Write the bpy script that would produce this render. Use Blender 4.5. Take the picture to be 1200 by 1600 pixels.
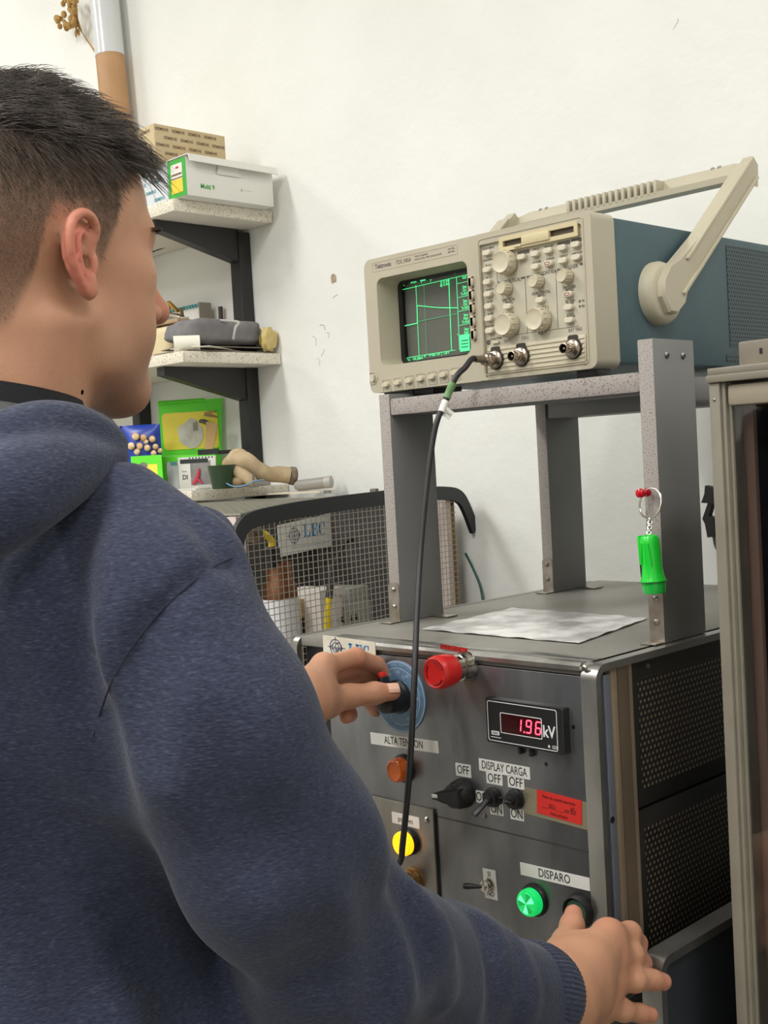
import bpy, bmesh, math, random
import numpy as np
from mathutils import Vector, Matrix
random.seed(7); rng = np.random.default_rng(7)
SC = bpy.context.scene; COL = SC.collection
for o in list(bpy.data.objects): bpy.data.objects.remove(o)

# ---------------------------------------------------------------- camera, world, lights, exposure
YAW, PITCH, ROLL, FPX = -0.79484338, -0.04214093, -0.05559296, 1873.9
def cam_rows():
    cy, sy = math.cos(YAW), math.sin(YAW); cp, sp = math.cos(PITCH), math.sin(PITCH)
    fw = np.array([sy*cp, cy*cp, sp]); rt = np.array([cy, -sy, 0]); up = np.cross(rt, fw)
    c, s = math.cos(ROLL), math.sin(ROLL)
    return np.array([c*rt + s*up, -s*rt + c*up, fw])
CM = cam_rows(); CC = np.array([0, 0, 1.45])
cam = bpy.data.cameras.new('camera'); camo = bpy.data.objects.new('camera', cam); COL.objects.link(camo)
cam.sensor_fit = 'VERTICAL'; cam.sensor_height = 24; cam.lens = FPX/1600*24; cam.clip_start = .02
M4 = Matrix.Identity(4)
for i in range(3):
    for j, r in enumerate((CM[0], CM[1], -CM[2])): M4[i][j] = r[i]
M4.translation = Vector(CC); camo.matrix_world = M4
SC.camera = camo

w = bpy.data.worlds.new('world'); SC.world = w; w.use_nodes = True
w.node_tree.nodes['Background'].inputs[0].default_value = (1.0, 1.0, 1.0, 1)
w.node_tree.nodes['Background'].inputs[1].default_value = .25
def area(name, loc, sx, sy, power, rot=(0, 0, 0), col=(1, 1, .99)):
    l = bpy.data.lights.new(name, 'AREA'); l.shape = 'RECTANGLE'; l.size = sx; l.size_y = sy; l.energy = power; l.color = col
    o = bpy.data.objects.new(name, l); COL.objects.link(o); o.location = loc; o.rotation_euler = rot
    return o
LAMPS = [(-2.3, -.55, 3.32, 34), (-.55, -.75, 3.32, 28), (-2.3, -2.3, 3.32, 26), (-.2, -2.4, 3.32, 24), (-3.6, .5, 3.32, 16), (.75, .6, 3.32, 17)]
for x, y, z, p in LAMPS: area('ceiling_lamp_light', (x, y, z), .30, 1.2, p)
SC.view_settings.view_transform = 'Standard'; SC.view_settings.look = 'None'
SC.view_settings.gamma = 1; SC.view_settings.use_curve_mapping = False
SC.view_settings.exposure = .34

# ---------------------------------------------------------------- helpers
def ray(px, py): return CM.T @ np.array([(px-600)/FPX, (800-py)/FPX, 1.])
def at(px, py, ax, v):
    d = ray(px, py); return CC + d*((v-CC[ax])/d[ax])
def cd(px, py, d): return CC + ray(px, py)*d
V = lambda *a: np.array(a, float)
def unit(v): v = np.asarray(v, float); return v/np.linalg.norm(v)

MATS = {}
def lin(c):
    o = []
    for x in c:
        x /= 255.; o.append(x/12.92 if x <= .04045 else ((x+.055)/1.055)**2.4)
    return tuple(o) + (1,)
def mat(name, col, rough=.5, metal=0., col2=None, nscale=20, nmix=1., bump=0., bscale=None, spec=.5, emit=None, estr=0, stretch=None, sub=0., trans=0., ramp=(.35, .65), coat=0., alpha=1.):
    if name in MATS: return MATS[name]
    m = bpy.data.materials.new(name); m.use_nodes = True; nt = m.node_tree; b = nt.nodes['Principled BSDF']
    b.inputs['Base Color'].default_value = lin(col); b.inputs['Roughness'].default_value = rough; b.inputs['Metallic'].default_value = metal
    b.inputs['Specular IOR Level'].default_value = spec
    if coat: b.inputs['Coat Weight'].default_value = coat
    if trans: b.inputs['Transmission Weight'].default_value = trans
    if sub:
        b.inputs['Subsurface Weight'].default_value = sub; b.inputs['Subsurface Radius'].default_value = (1, .35, .2); b.inputs['Subsurface Scale'].default_value = .006
    if emit: b.inputs['Emission Color'].default_value = lin(emit); b.inputs['Emission Strength'].default_value = estr
    if alpha < 1: b.inputs['Alpha'].default_value = alpha
    if col2 or bump:
        tc = nt.nodes.new('ShaderNodeTexCoord'); mp = nt.nodes.new('ShaderNodeMapping')
        nt.links.new(tc.outputs['Object'], mp.inputs[0])
        if stretch: mp.inputs['Scale'].default_value = stretch
    if col2:
        n = nt.nodes.new('ShaderNodeTexNoise'); n.inputs['Scale'].default_value = nscale; n.inputs['Detail'].default_value = 5
        nt.links.new(mp.outputs[0], n.inputs[0])
        r = nt.nodes.new('ShaderNodeValToRGB'); r.color_ramp.elements[0].position = ramp[0]; r.color_ramp.elements[1].position = ramp[1]
        r.color_ramp.elements[0].color = lin(col); r.color_ramp.elements[1].color = lin(col2)
        nt.links.new(n.outputs['Fac'], r.inputs[0]); nt.links.new(r.outputs[0], b.inputs['Base Color'])
    if bump:
        n2 = nt.nodes.new('ShaderNodeTexNoise'); n2.inputs['Scale'].default_value = bscale or nscale; n2.inputs['Detail'].default_value = 4
        nt.links.new(mp.outputs[0], n2.inputs[0])
        bp = nt.nodes.new('ShaderNodeBump'); bp.inputs['Strength'].default_value = 1; bp.inputs['Distance'].default_value = bump
        nt.links.new(n2.outputs['Fac'], bp.inputs['Height']); nt.links.new(bp.outputs[0], b.inputs['Normal'])
    MATS[name] = m; return m
def dots_mat(name, base, hole, pu, pv, r, ua=1, va=2, stagger=True, rough=.6, metal=0.):
    """perforated sheet: round holes on a regular grid over two object axes"""
    m = mat(name, base, rough, metal); nt = m.node_tree; b = nt.nodes['Principled BSDF']; L = nt.links.new
    tc = nt.nodes.new('ShaderNodeTexCoord'); s = nt.nodes.new('ShaderNodeSeparateXYZ'); L(tc.outputs['Object'], s.inputs[0])
    def mth(op, a, c=None, d=None):
        n = nt.nodes.new('ShaderNodeMath'); n.operation = op
        for i, x in enumerate((a, c, d)):
            if x is None: continue
            if isinstance(x, (int, float)): n.inputs[i].default_value = x
            else: L(x, n.inputs[i])
        return n.outputs[0]
    v = mth('DIVIDE', s.outputs[va], pv); row = mth('FLOOR', v); fv = mth('SUBTRACT', mth('SUBTRACT', v, row), .5)
    u = mth('DIVIDE', s.outputs[ua], pu)
    if stagger: u = mth('ADD', u, mth('MULTIPLY', mth('FLOORED_MODULO', row, 2.), .5))
    fu = mth('SUBTRACT', mth('SUBTRACT', u, mth('FLOOR', u)), .5)
    du = mth('MULTIPLY', fu, pu); dv = mth('MULTIPLY', fv, pv)
    d = mth('SQRT', mth('ADD', mth('MULTIPLY', du, du), mth('MULTIPLY', dv, dv)))
    k = mth('LESS_THAN', d, r)
    mx = nt.nodes.new('ShaderNodeMix'); mx.data_type = 'RGBA'; L(k, mx.inputs[0]); mx.inputs[6].default_value = lin(base); mx.inputs[7].default_value = lin(hole)
    L(mx.outputs[2], b.inputs['Base Color'])
    return m

def rrect(x0, x1, y0, y1, r, n=5):
    """rounded rectangle outline, counter-clockwise; r may be one radius or four (bl, br, tr, tl)"""
    rs = r if isinstance(r, (tuple, list)) else (r,)*4
    out = []
    for (cx, cy, a0), q in zip(((x0, y0, 180), (x1, y0, 270), (x1, y1, 0), (x0, y1, 90)), rs):
        sx = 1 if cx == x0 else -1; sy = 1 if cy == y0 else -1
        for i in range(n+1):
            a = math.radians(a0 + 90*i/n); out.append((cx + sx*q + q*math.cos(a), cy + sy*q + q*math.sin(a)))
    return out

class MB:
    def __init__(s): s.v = []; s.f = []; s.m = []; s.sm = []
    def add(s, vs, fs, mi=0, smooth=True):
        b = len(s.v); s.v += [tuple(map(float, p)) for p in vs]
        for f in fs: s.f.append([b+i for i in f]); s.m.append(mi); s.sm.append(smooth)
        return s
    def mark(s): return (len(s.v), len(s.f))
    def xf(s, mk, M):
        M = Matrix(M)
        for i in range(mk[0], len(s.v)): s.v[i] = tuple(M @ Vector(s.v[i]))
        return s
    def box(s, x0, x1, y0, y1, z0, z1, bev=0, mi=0, seg=2):
        x0, x1 = min(x0, x1), max(x0, x1); y0, y1 = min(y0, y1), max(y0, y1); z0, z1 = min(z0, z1), max(z0, z1)
        bm = bmesh.new(); bmesh.ops.create_cube(bm, size=1)
        for v in bm.verts: v.co = ((x0+x1)/2+v.co.x*(x1-x0), (y0+y1)/2+v.co.y*(y1-y0), (z0+z1)/2+v.co.z*(z1-z0))
        if bev: bmesh.ops.bevel(bm, geom=bm.edges[:], offset=min(bev, .49*min(x1-x0, y1-y0, z1-z0)), segments=seg, affect='EDGES', profile=.5)
        bm.verts.index_update()
        s.add([v.co[:] for v in bm.verts], [[v.index for v in f.verts] for f in bm.faces], mi); bm.free(); return s
    def obox(s, c, ax, ay, az, sx, sy, sz, bev=0, mi=0):
        mk = s.mark(); s.box(-sx/2, sx/2, -sy/2, sy/2, -sz/2, sz/2, bev, mi)
        M = Matrix.Identity(4)
        for i in range(3): M[i][0] = ax[i]; M[i][1] = ay[i]; M[i][2] = az[i]; M[i][3] = c[i]
        return s.xf(mk, M)
    def facemat(s, mk, n, mi, thr=.9):
        n = Vector(n)
        for k in range(mk[1], len(s.f)):
            f = s.f[k]; a, b, c = (Vector(s.v[f[i]]) for i in (0, 1, 2)); nn = (b-a).cross(c-a)
            if nn.length and nn.normalized().dot(n) > thr: s.m[k] = mi
        return s
    def lathe(s, prof, o, ax, n=24, mi=0, cap0=True, cap1=True):
        """prof: (radius, distance along ax)"""
        ax = unit(ax); t = V(0, 0, 1) if abs(ax[2]) < .9 else V(1, 0, 0); u = unit(np.cross(t, ax)); w_ = np.cross(ax, u); o = np.asarray(o, float)
        vs = []; fs = []
        for r, h in prof:
            for i in range(n):
                a = 2*math.pi*i/n; vs.append(o + ax*h + (u*math.cos(a) + w_*math.sin(a))*r)
        for k in range(len(prof)-1):
            for i in range(n): fs.append([k*n+i, k*n+(i+1) % n, (k+1)*n+(i+1) % n, (k+1)*n+i])
        if cap0: fs.append(list(range(n))[::-1])
        if cap1: fs.append([(len(prof)-1)*n+i for i in range(n)])
        return s.add(vs, fs, mi)
    def cyl(s, p0, p1, r0, r1=None, n=16, mi=0):
        p0 = np.asarray(p0, float); p1 = np.asarray(p1, float); h = np.linalg.norm(p1-p0)
        return s.lathe([(r0, 0), (r0 if r1 is None else r1, h)], p0, p1-p0, n, mi)
    def ball(s, c, r, n=14, mi=0, sc=(1, 1, 1)):
        vs = []; fs = []; c = np.asarray(c, float)
        for i in range(n+1):
            th = math.pi*i/n
            for j in range(2*n):
                ph = math.pi*j/n; vs.append(c + V(math.sin(th)*math.cos(ph)*sc[0], math.sin(th)*math.sin(ph)*sc[1], math.cos(th)*sc[2])*r)
        for i in range(n):
            for j in range(2*n): fs.append([i*2*n+j, (i+1)*2*n+j, (i+1)*2*n+(j+1) % (2*n), i*2*n+(j+1) % (2*n)])
        return s.add(vs, fs, mi)
    def tube(s, pts, r, n=10, mi=0, sub=6, closed=False, sq=None):
        P = np.array(pts, float); R = np.broadcast_to(np.asarray(r, float), (len(P),)).copy()
        if sub > 1 and len(P) > 2:
            Q = []; RR = []; N = len(P)
            rngk = range(N if closed else N-1)
            for k in rngk:
                g = (lambda i: P[i % N]) if closed else (lambda i: P[min(max(i, 0), N-1)])
                a, b, c, d = g(k-1), g(k), g(k+1), g(k+2)
                for i in range(sub):
                    t = i/sub; Q.append(.5*((2*b)+(c-a)*t+(2*a-5*b+4*c-d)*t*t+(3*b-a-3*c+d)*t**3)); RR.append(R[k]*(1-t)+R[(k+1) % N]*t)
            if not closed: Q.append(P[-1]); RR.append(R[-1])
            P = np.array(Q); R = np.array(RR)
        N = len(P); T = np.roll(P, -1, 0)-np.roll(P, 1, 0)
        if not closed: T[0] = P[1]-P[0]; T[-1] = P[-1]-P[-2]
        T /= np.linalg.norm(T, axis=1)[:, None]+1e-12
        u = unit(np.cross(T[0], V(0.13, .31, .94) if abs(T[0][2]) < .9 else V(1, .1, .05)))
        vs = []
        for k in range(N):
            u = unit(u - T[k]*np.dot(u, T[k])); w_ = np.cross(T[k], u)
            for i in range(n):
                a = 2*math.pi*(i+.5)/n; vs.append(P[k]+(u*math.cos(a)+w_*math.sin(a))*R[k])
        fs = []
        for k in range(N if closed else N-1):
            k2 = (k+1) % N
            for i in range(n): fs.append([k*n+i, k*n+(i+1) % n, k2*n+(i+1) % n, k2*n+i])
        if not closed: fs += [list(range(n))[::-1], [(N-1)*n+i for i in range(n)]]
        return s.add(vs, fs, mi, n > 4)
    def prism(s, poly, o, u, v, w_, d, mi=0, bev=0):
        """outline in (u, v) pushed by d along w_; bev chamfers the far end"""
        o, u, v, w_ = (np.asarray(a, float) for a in (o, u, v, w_)); n = len(poly)
        c = np.mean(poly, 0)
        rings = [(0, 0), (d-bev, 0), (d, bev)] if bev else [(0, 0), (d, 0)]
        vs = []
        for h, ins in rings:
            for p in poly:
                q = np.array(p, float)
                if ins: e = c-q; q = q+e/np.linalg.norm(e)*ins
                vs.append(o+u*q[0]+v*q[1]+w_*h)
        fs = []; K = len(rings)
        flip = np.dot(np.cross(u, v), w_) < 0
        for k in range(K-1):
            for i in range(n): fs.append([k*n+i, k*n+(i+1) % n, (k+1)*n+(i+1) % n, (k+1)*n+i])
        fs += [list(range(n))[::-1], [(K-1)*n+i for i in range(n)]]
        if flip: fs = [f[::-1] for f in fs]
        return s.add(vs, fs, mi)
    def ring(s, outer, inner, o, u, v, w_, d, mi=0, inner2=None, d2=None):
        """flat frame between two outlines of equal count, pushed by d along w_ (inner2 = inner outline at the far end)"""
        o, u, v, w_ = (np.asarray(a, float) for a in (o, u, v, w_)); n = len(outer); inner2 = inner2 or inner
        g = lambda poly, h: [o+u*p[0]+v*p[1]+w_*h for p in poly]
        vs = g(outer, 0)+g(inner, 0)+g(outer, d)+g(inner2, d if d2 is None else d2); fs = []
        for i in range(n):
            j = (i+1) % n
            fs += [[i, n+i, n+j, j], [2*n+i, 2*n+j, 3*n+j, 3*n+i], [i, j, 2*n+j, 2*n+i], [n+i, 3*n+i, 3*n+j, n+j]]
        if np.dot(np.cross(u, v), w_) < 0: fs = [f[::-1] for f in fs]
        return s.add(vs, fs, mi)
    def text(s, body, o, u, v, h, mi=0, align='CENTER', sx=1., thick=.0002, bold=0.):
        cu = bpy.data.curves.new('t', 'FONT'); cu.body = body; cu.size = h/.69; cu.align_x = align; cu.align_y = 'CENTER'; cu.extrude = thick/2; cu.resolution_u = 3
        if bold: cu.offset = bold
        ob = bpy.data.objects.new('t', cu); me = bpy.data.meshes.new_from_object(ob)
        u = np.asarray(u, float); v = np.asarray(v, float); n = np.cross(u, v); o = np.asarray(o, float)
        s.add([o+u*p.co.x*sx+v*p.co.y+n*(p.co.z+thick/2) for p in me.vertices], [list(f.vertices) for f in me.polygons], mi, False)
        bpy.data.objects.remove(ob); bpy.data.curves.remove(cu); bpy.data.meshes.remove(me); return s
    def sheet(s, fn, nu, nv, mi=0, thick=0, closed_u=False):
        """a surface fn(a, b), a and b in 0..1; with thick it gets a second side"""
        P = np.array([[fn(i/nu, j/nv) for j in range(nv+1)] for i in range(nu+1)], float)
        fs = [[i*(nv+1)+j, (i+1)*(nv+1)+j, (i+1)*(nv+1)+j+1, i*(nv+1)+j+1] for i in range(nu) for j in range(nv)]
        vs = list(P.reshape(-1, 3))
        if thick:
            du = np.gradient(P, axis=0); dv = np.gradient(P, axis=1); N = np.cross(du, dv); N /= np.linalg.norm(N, axis=2)[..., None]+1e-12
            Q = (P-N*thick).reshape(-1, 3); b = len(vs); vs += list(Q); fs += [[b+i for i in f[::-1]] for f in fs]
            I = lambda i, j: i*(nv+1)+j
            for i in range(nu): fs += [[I(i, 0), b+I(i, 0), b+I(i+1, 0), I(i+1, 0)][::-1], [I(i, nv), b+I(i, nv), b+I(i+1, nv), I(i+1, nv)]]
            for j in range(nv): fs += [[I(0, j), b+I(0, j), b+I(0, j+1), I(0, j+1)], [I(nu, j), b+I(nu, j), b+I(nu, j+1), I(nu, j+1)][::-1]]
        return s.add(vs, fs, mi)

def world_loc(o):
    p = V(0, 0, 0)
    while o is not None: p = p + np.array(o.location); o = o.parent
    return p
def obj(name, mb, mats, parent=None, sharp=35, origin=None):
    mats = mats if isinstance(mats, (list, tuple)) else [mats]
    off = world_loc(parent) if parent is not None else (np.asarray(origin, float) if origin is not None else V(0, 0, 0))
    me = bpy.data.meshes.new(name)
    vv = np.array(mb.v, float)-off
    me.from_pydata(vv.tolist(), [], mb.f)
    me.polygons.foreach_set('material_index', mb.m); me.polygons.foreach_set('use_smooth', mb.sm)
    for m in mats: me.materials.append(m)
    me.update()
    if sharp: me.set_sharp_from_angle(angle=math.radians(sharp))
    o = bpy.data.objects.new(name, me); COL.objects.link(o)
    if parent is not None: o.parent = parent
    elif origin is not None: o.location = origin
    return o
def tag(o, label=None, cat=None, group=None, kind=None):
    if label: o['label'] = label
    if cat: o['category'] = cat
    if group: o['group'] = group
    if kind: o['kind'] = kind
    return o
def thing(name, label, cat, loc=(0, 0, 0), group=None):
    o = bpy.data.objects.new(name, None); COL.objects.link(o); o.location = loc; o.empty_display_size = .05
    return tag(o, label, cat, group)
def copy_tree(o, parent=None, **kw):
    c = o.copy(); COL.objects.link(c); c.parent = parent
    for ch in list(o.children): copy_tree(ch, c)
    tag(c, **kw); return c
X_, Y_, Z_ = V(1, 0, 0), V(0, 1, 0), V(0, 0, 1)
# ---------------------------------------------------------------- room
M_wall = mat('white_plaster', (239, 239, 234), .85, col2=(234, 234, 228), nscale=3.5, bump=.0035, bscale=14)
M_floor = mat('grey_floor', (150, 146, 138), .5, col2=(132, 128, 121), nscale=6)
M_ceil = mat('white_ceiling', (238, 236, 230), .9)
WY = 1.75
b = MB().box(-5.2, 2.2, WY, WY+.12, 0, 3.4)
wall = tag(obj('wall_back', b, M_wall), kind='structure')
for nm, bx in (('wall_left', (-5.32, -5.2, -4, WY+.12, 0, 3.4)), ('wall_right', (2.2, 2.32, -4, WY+.12, 0, 3.4)), ('wall_front', (-5.2, 2.2, -4.12, -4, 0, 3.4)), ('floor', (-5.32, 2.32, -4.12, WY+.12, -.1, 0)), ('ceiling', (-5.32, 2.32, -4.12, WY+.12, 3.4, 3.5))):
    tag(obj(nm, MB().box(*bx), M_floor if nm == 'floor' else M_ceil if nm == 'ceiling' else M_wall), kind='structure')
# chipped marks in the plaster
M_chip = mat('chipped_plaster', (186, 170, 142), .9, col2=(140, 126, 104), nscale=60)
M_mark = mat('grey_scuff', (176, 172, 164), .9)
def blotch(px, py, r, m, name, label, k=9, sq=1.):
    c = at(px, py, 1, WY); poly = [(r*(.7+.5*random.random())*math.cos(2*math.pi*i/k), sq*r*(.7+.5*random.random())*math.sin(2*math.pi*i/k)) for i in range(k)]
    return MB().prism(poly, c, X_, Z_, -Y_, .0008), m
b, m = blotch(521, 435, .011, M_chip, '', '')
tag(obj('plaster_chip', b, m), 'small brown chip in the white plaster wall between the shelves and the screen', 'wall chip')
b = MB()
for (x0, y0, x1, y1, r) in ((500, 508, 508, 516, .0018), (510, 520, 513, 528, .0013), (488, 525, 494, 540, .0012), (506, 545, 502, 557, .0012), (495, 560, 499, 572, .0010), (520, 466, 527, 462, .0012), (1052, 46, 1058, 30, .001)):
    a, c = at(x0, y0, 1, WY), at(x1, y1, 1, WY); mid = (a+c)/2+V(.006, 0, .004); b.tube([a, mid, c], r*.6, 4, sub=3)
tag(obj('scuff_marks', b, M_mark), 'thin grey scuff marks scratched in the white wall right of the shelves', 'wall marks', kind='stuff')
# ceiling lamps (above the picture)
M_lamp = mat('lamp_diffuser', (255, 250, 240), .4, emit=(255, 247, 232), estr=2.0); M_lmet = mat('lamp_housing', (225, 225, 222), .5)
for i, (x, y, z, p) in enumerate(LAMPS):
    t = thing('ceiling_light', 'white tube light fitting on the ceiling', 'ceiling light', (x, y, 3.4), 'ceiling tube lights')
    obj('housing', MB().box(x-.17, x+.17, y-.63, y+.63, 3.36, 3.4, .006), M_lmet, t)
    obj('diffuser', MB().box(x-.15, x+.15, y-.6, y+.6, 3.335, 3.36, .004), M_lamp, t)
# ---------------------------------------------------------------- wall shelving
M_blk = mat('black_painted_steel', (30, 30, 31), .45); M_blk2 = mat('black_plastic', (22, 22, 23), .4); M_rub = mat('black_rubber', (30, 31, 33), .75)
M_board = mat('cream_melamine', (226, 220, 207), .55); M_chipb = mat('chipboard_edge_cream', (230, 223, 206), .8, col2=(178, 164, 140), nscale=300, ramp=(.54, .66))
SX = -2.085
sh = thing('wall_shelf', 'white chipboard shelves on black steel brackets along the white wall', 'shelf', (-3, WY, 1.2))
YN = 1.482
for z1, th in ((2.022, .026), (1.705, .024), (1.411, .022)):
    b = MB(); mk = b.mark(); b.box(-4.6, SX, YN, WY-.002, z1-th, z1, .0015); b.facemat(mk, (1, 0, 0), 1); b.facemat(mk, (0, -1, 0), 1); obj('shelf_board', b, [M_board, M_chipb], sh)
for ux in (-2.188, -2.634, -3.5):
    ob = obj('upright', MB().box(ux-.018, ux+.018, WY-.035, WY-.001, .95, 1.99, .002), M_blk, sh)
    for z1 in (1.995, 1.680):
        if z1 > 1.4: poly = [(WY-.03, z1), (YN+.012, z1), (YN+.012, z1-.018), (WY-.03, z1-.075)]
        else: poly = [(WY-.03, z1), (YN+.1, z1), (YN+.1, z1-.012), (WY-.03, z1-.05)]
        obj('bracket', MB().prism(poly, (ux-.014, 0, 0), Y_, Z_, X_, .028), M_blk, sh)
# ---------------------------------------------------------------- test rack with the control panel
YF = .94; XR = -.679; ZT = 1.243; XL = -1.131; YB = 1.565; ZB = .02
def F(px, py, y=YF): return at(px, py, 1, y)
def al_mat(name, c1, c2, rough, metal=.85):
    m = mat(name, c1, rough, metal, col2=c2, nscale=7, stretch=(3, 1, 1.2), bump=.00025, bscale=35); return m
M_al = al_mat('brushed_aluminium', (138, 138, 140), (112, 112, 114), .33)
M_al2 = al_mat('worn_aluminium_edge', (176, 174, 170), (140, 138, 134), .30)
M_alp = al_mat('aluminium_subplate', (150, 143, 135), (120, 115, 110), .36)
M_brn = mat('anodised_bronze', (150, 132, 112), .42, .3, col2=(134, 118, 100), nscale=10)
M_bluestrip = mat('bluish_steel', (130, 136, 148), .35, .5)
M_perf = dots_mat('perforated_black_steel', (30, 29, 28), (128, 112, 92), .0072, .0062, .0017, 1, 2, True, .5)
M_bsteel = mat('black_side_steel', (34, 34, 33), .42, col2=(42, 41, 39), nscale=8)
M_rtop = mat('grey_rack_top', (142, 139, 132), .42, .1, col2=(122, 118, 108), nscale=5)
M_white = mat('white_label', (226, 224, 218), .5); M_ink = mat('black_ink', (28, 28, 30), .6); M_red = mat('red_sticker', (206, 38, 30), .5)
M_chr = mat('nickel_plate', (190, 184, 174), .22, 1.0); M_scr = mat('steel_screw', (150, 146, 140), .3, 1.0)
rk = thing('test_cabinet', 'metal test cabinet with aluminium control panel, knobs, meter and labelled switches', 'test cabinet', ((XL+XR)/2, (YF+YB)/2, 0))
BOT = .90
obj('front_panel', MB().box(-1.069, -.698, YF, YF+.003, BOT+.001, ZT-.012, .0008), M_al, rk)
obj('side_fill_panel', MB().box(XL+.012, -1.069, YF+.012, YF+.016, BOT, ZT-.012), M_blk2, rk)
# bright extrusion along the top front edge, with a groove
b = MB(); b.prism([(YF-.0015, ZT-.0065), (YF+.010, ZT-.0065), (YF+.010, ZT+.001), (YF+.002, ZT+.001), (YF-.0015, ZT-.002)], (-1.069, 0, 0), Y_, Z_, X_, .371)
b.box(-1.069, -.695, YF+.016, YF+.032, ZT-.01, ZT+.0015, .001); obj('top_trim', b, M_al2, rk)
obj('top_plate', MB().box(XL+.012, XR-.012, YF+.004, YB, ZT-.012, ZT, .001), M_rtop, rk)
# bent side frames: a flat band with round corners at each side of the case
def band(x0, x1, yf, yb, zb, zt, r, th):
    out = rrect(yf, yb, zb, zt, r, 6); inn = rrect(yf+th, yb-th, zb+th, zt-th, max(r-th, .002), 6)
    return MB().ring(out, inn, (x0, 0, 0), Y_, Z_, X_, x1-x0)
obj('side_frame', band(XR-.0185, XR, YF-.002, YB, BOT, ZT, .016, .0075), M_al2, rk)
obj('side_frame', band(XL, XL+.010, YF-.002, YB, BOT, ZT, .016, .0075), M_al2, rk)
obj('slot_lining', MB().box(XR-.022, XR-.014, YF+.004, YF+.020, BOT+.008, ZT-.008), M_blk2, rk)
obj('corner_strip', MB().box(XR-.02, XR-.004, YF+.016, YF+.027, BOT+.008, ZT-.012, .001), M_bluestrip, rk)
b = MB().box(XR-.02, XR-.003, YF+.027, YF+.037, BOT+.008, ZT-.008, .001)
b.box(XR-.02, XR-.004, YF+.037, YF+.057, BOT+.008, ZT-.008)
b.box(XR-.02, XR-.0025, YF+.057, YF+.062, BOT+.008, ZT-.008)
n = 190
for i in range(n):
    z = BOT+.010+(ZT-.015-BOT)*i/n; b.box(XR-.01, XR-.003, YF+.038, YF+.056, z, z+.0024)
obj('ribbed_corner_post', b, M_brn, rk)
for z0, z1 in ((1.087, ZT-.008), (.912, 1.084)):
    p_ = obj('side_panel', MB().box(XR-.02, XR-.005, YF+.063, YB-.008, z0, z1, .001), M_bsteel, rk)
    if z0 > .9:
        obj('perforation', MB().box(XR-.006, XR-.0046, YF+.075, YB-.06, z0+(.018 if z0 > 1 else .022), z1-.018), M_perf, p_)
    sc_ = MB()
    for yy in (YF+.094,): sc_.lathe([(.0028, 0), (.0028, .0008), (.0012, .0016)], (XR-.005, yy, z1-.008 if z0 > 1 else z0+.010), X_, 10)
    obj('screw', sc_, M_scr, p_)
obj('back_panel', MB().box(XL+.01, XR-.02, YB-.006, YB-.002, BOT, ZT-.01), M_bsteel, rk)
obj('left_panel', MB().box(XL+.002, XL+.008, YF+.02, YB-.008, BOT, ZT-.008), M_bsteel, rk)
obj('bottom_plate', MB().box(XL+.01, XR-.01, YF, YB-.008, BOT, BOT+.006), M_bsteel, rk)

# --- labels on the panel
def plate(px0, py0, px1, py1, px2, py2, t, y=YF):
    """thin plate whose upper-left, upper-right and lower-left corners stand at these points of the panel"""
    a, c, d = F(px0, py0, y), F(px1, py1, y), F(px2, py2, y)
    u = c-a; wd = np.linalg.norm(u); u = u/wd; v = V(-u[2], 0, u[0]); h = abs(np.dot(d-a, v))
    o = a-v*h
    return o, u, v, wd, h
def label(name, pts, txt, th, m=None, ink=None, y=YF, parent=None, sx=.82, dx=0, lab=None):
    o, u, v, wd, h = plate(*pts, 0, y)
    b = MB().prism([(0, 0), (wd, 0), (wd, h), (0, h)], o, u, v, -Y_, .0007)
    lines = txt if isinstance(txt, list) else [txt]
    for i, l in enumerate(lines):
        if l: b.text(l, o+u*(wd/2+dx)+v*h*(1-(i+.5)/len(lines))-Y_*.0007, u, v, th, 1, sx=sx)
    ob = obj(name, b, [m or M_white, ink or M_ink], parent or rk)
    if lab: ob['label'] = lab
    return ob
label('label_strip', (579, 1144, 684.5, 1158, 580, 1162), 'ALTA TENSION', .0085, sx=.72, lab='white strip printed ALTA TENSION')
label('label_strip', (748.5, 1184.5, 828, 1199, 748.5, 1203), 'DISPLAY CARGA', .0086, sx=.66, lab='white strip printed DISPLAY CARGA')
label('label_strip', (712, 1191.5, 735.5, 1195.5, 712, 1211), 'OFF', .0092, sx=.75, lab='white OFF label above the pointer switch')
label('label_strip', (760, 1205.5, 785, 1210, 760.5, 1223), 'OFF', .0092, sx=.78, lab='white OFF label above the left toggle')
label('label_strip', (793.5, 1211, 819, 1216, 794, 1229), 'OFF', .0092, sx=.78, lab='white OFF label above the right toggle')
label('label_strip', (744, 1234.5, 762, 1238, 744, 1253), 'ON', .0094, sx=.75, lab='white ON label between the switches')
label('label_strip', (765.5, 1253.5, 786, 1257, 766, 1271.5), 'ON', .0094, sx=.75, lab='white ON label under the left toggle')
label('label_strip', (797.5, 1261, 818, 1265, 798, 1279), 'ON', .0094, sx=.75, lab='white ON label under the right toggle')
label('label_strip', (813, 1347, 921.5, 1372, 813, 1366), 'DISPARO', .0086, sx=.8, lab='white strip printed DISPARO')
label('emergency_label', (688.5, 1006, 731, 1013, 689, 1013.5), 'EMERGENCIA', .0052, M_red, mat('dark_red_ink', (84, 14, 14), .6), sx=.85, lab='red strip printed EMERGENCIA')
M_tape = mat('yellowed_tape', (150, 143, 120), .3, .55)
o_, u_, v_, wd, h = plate(818, 1229, 922, 1255, 818, 1270, 0); obj('clear_tape', MB().prism([(0, 0), (wd, 0), (wd, h), (0, h)], o_, u_, v_, -Y_, .0004), M_tape, rk)
o_, u_, v_, wd, h = plate(839.5, 1233, 909.5, 1251, 840.5, 1270, 0)
b = MB().prism([(0, 0), (wd, 0), (wd, h), (0, h)], o_-Y_*.0004, u_, v_, -Y_, .0006)
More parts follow.
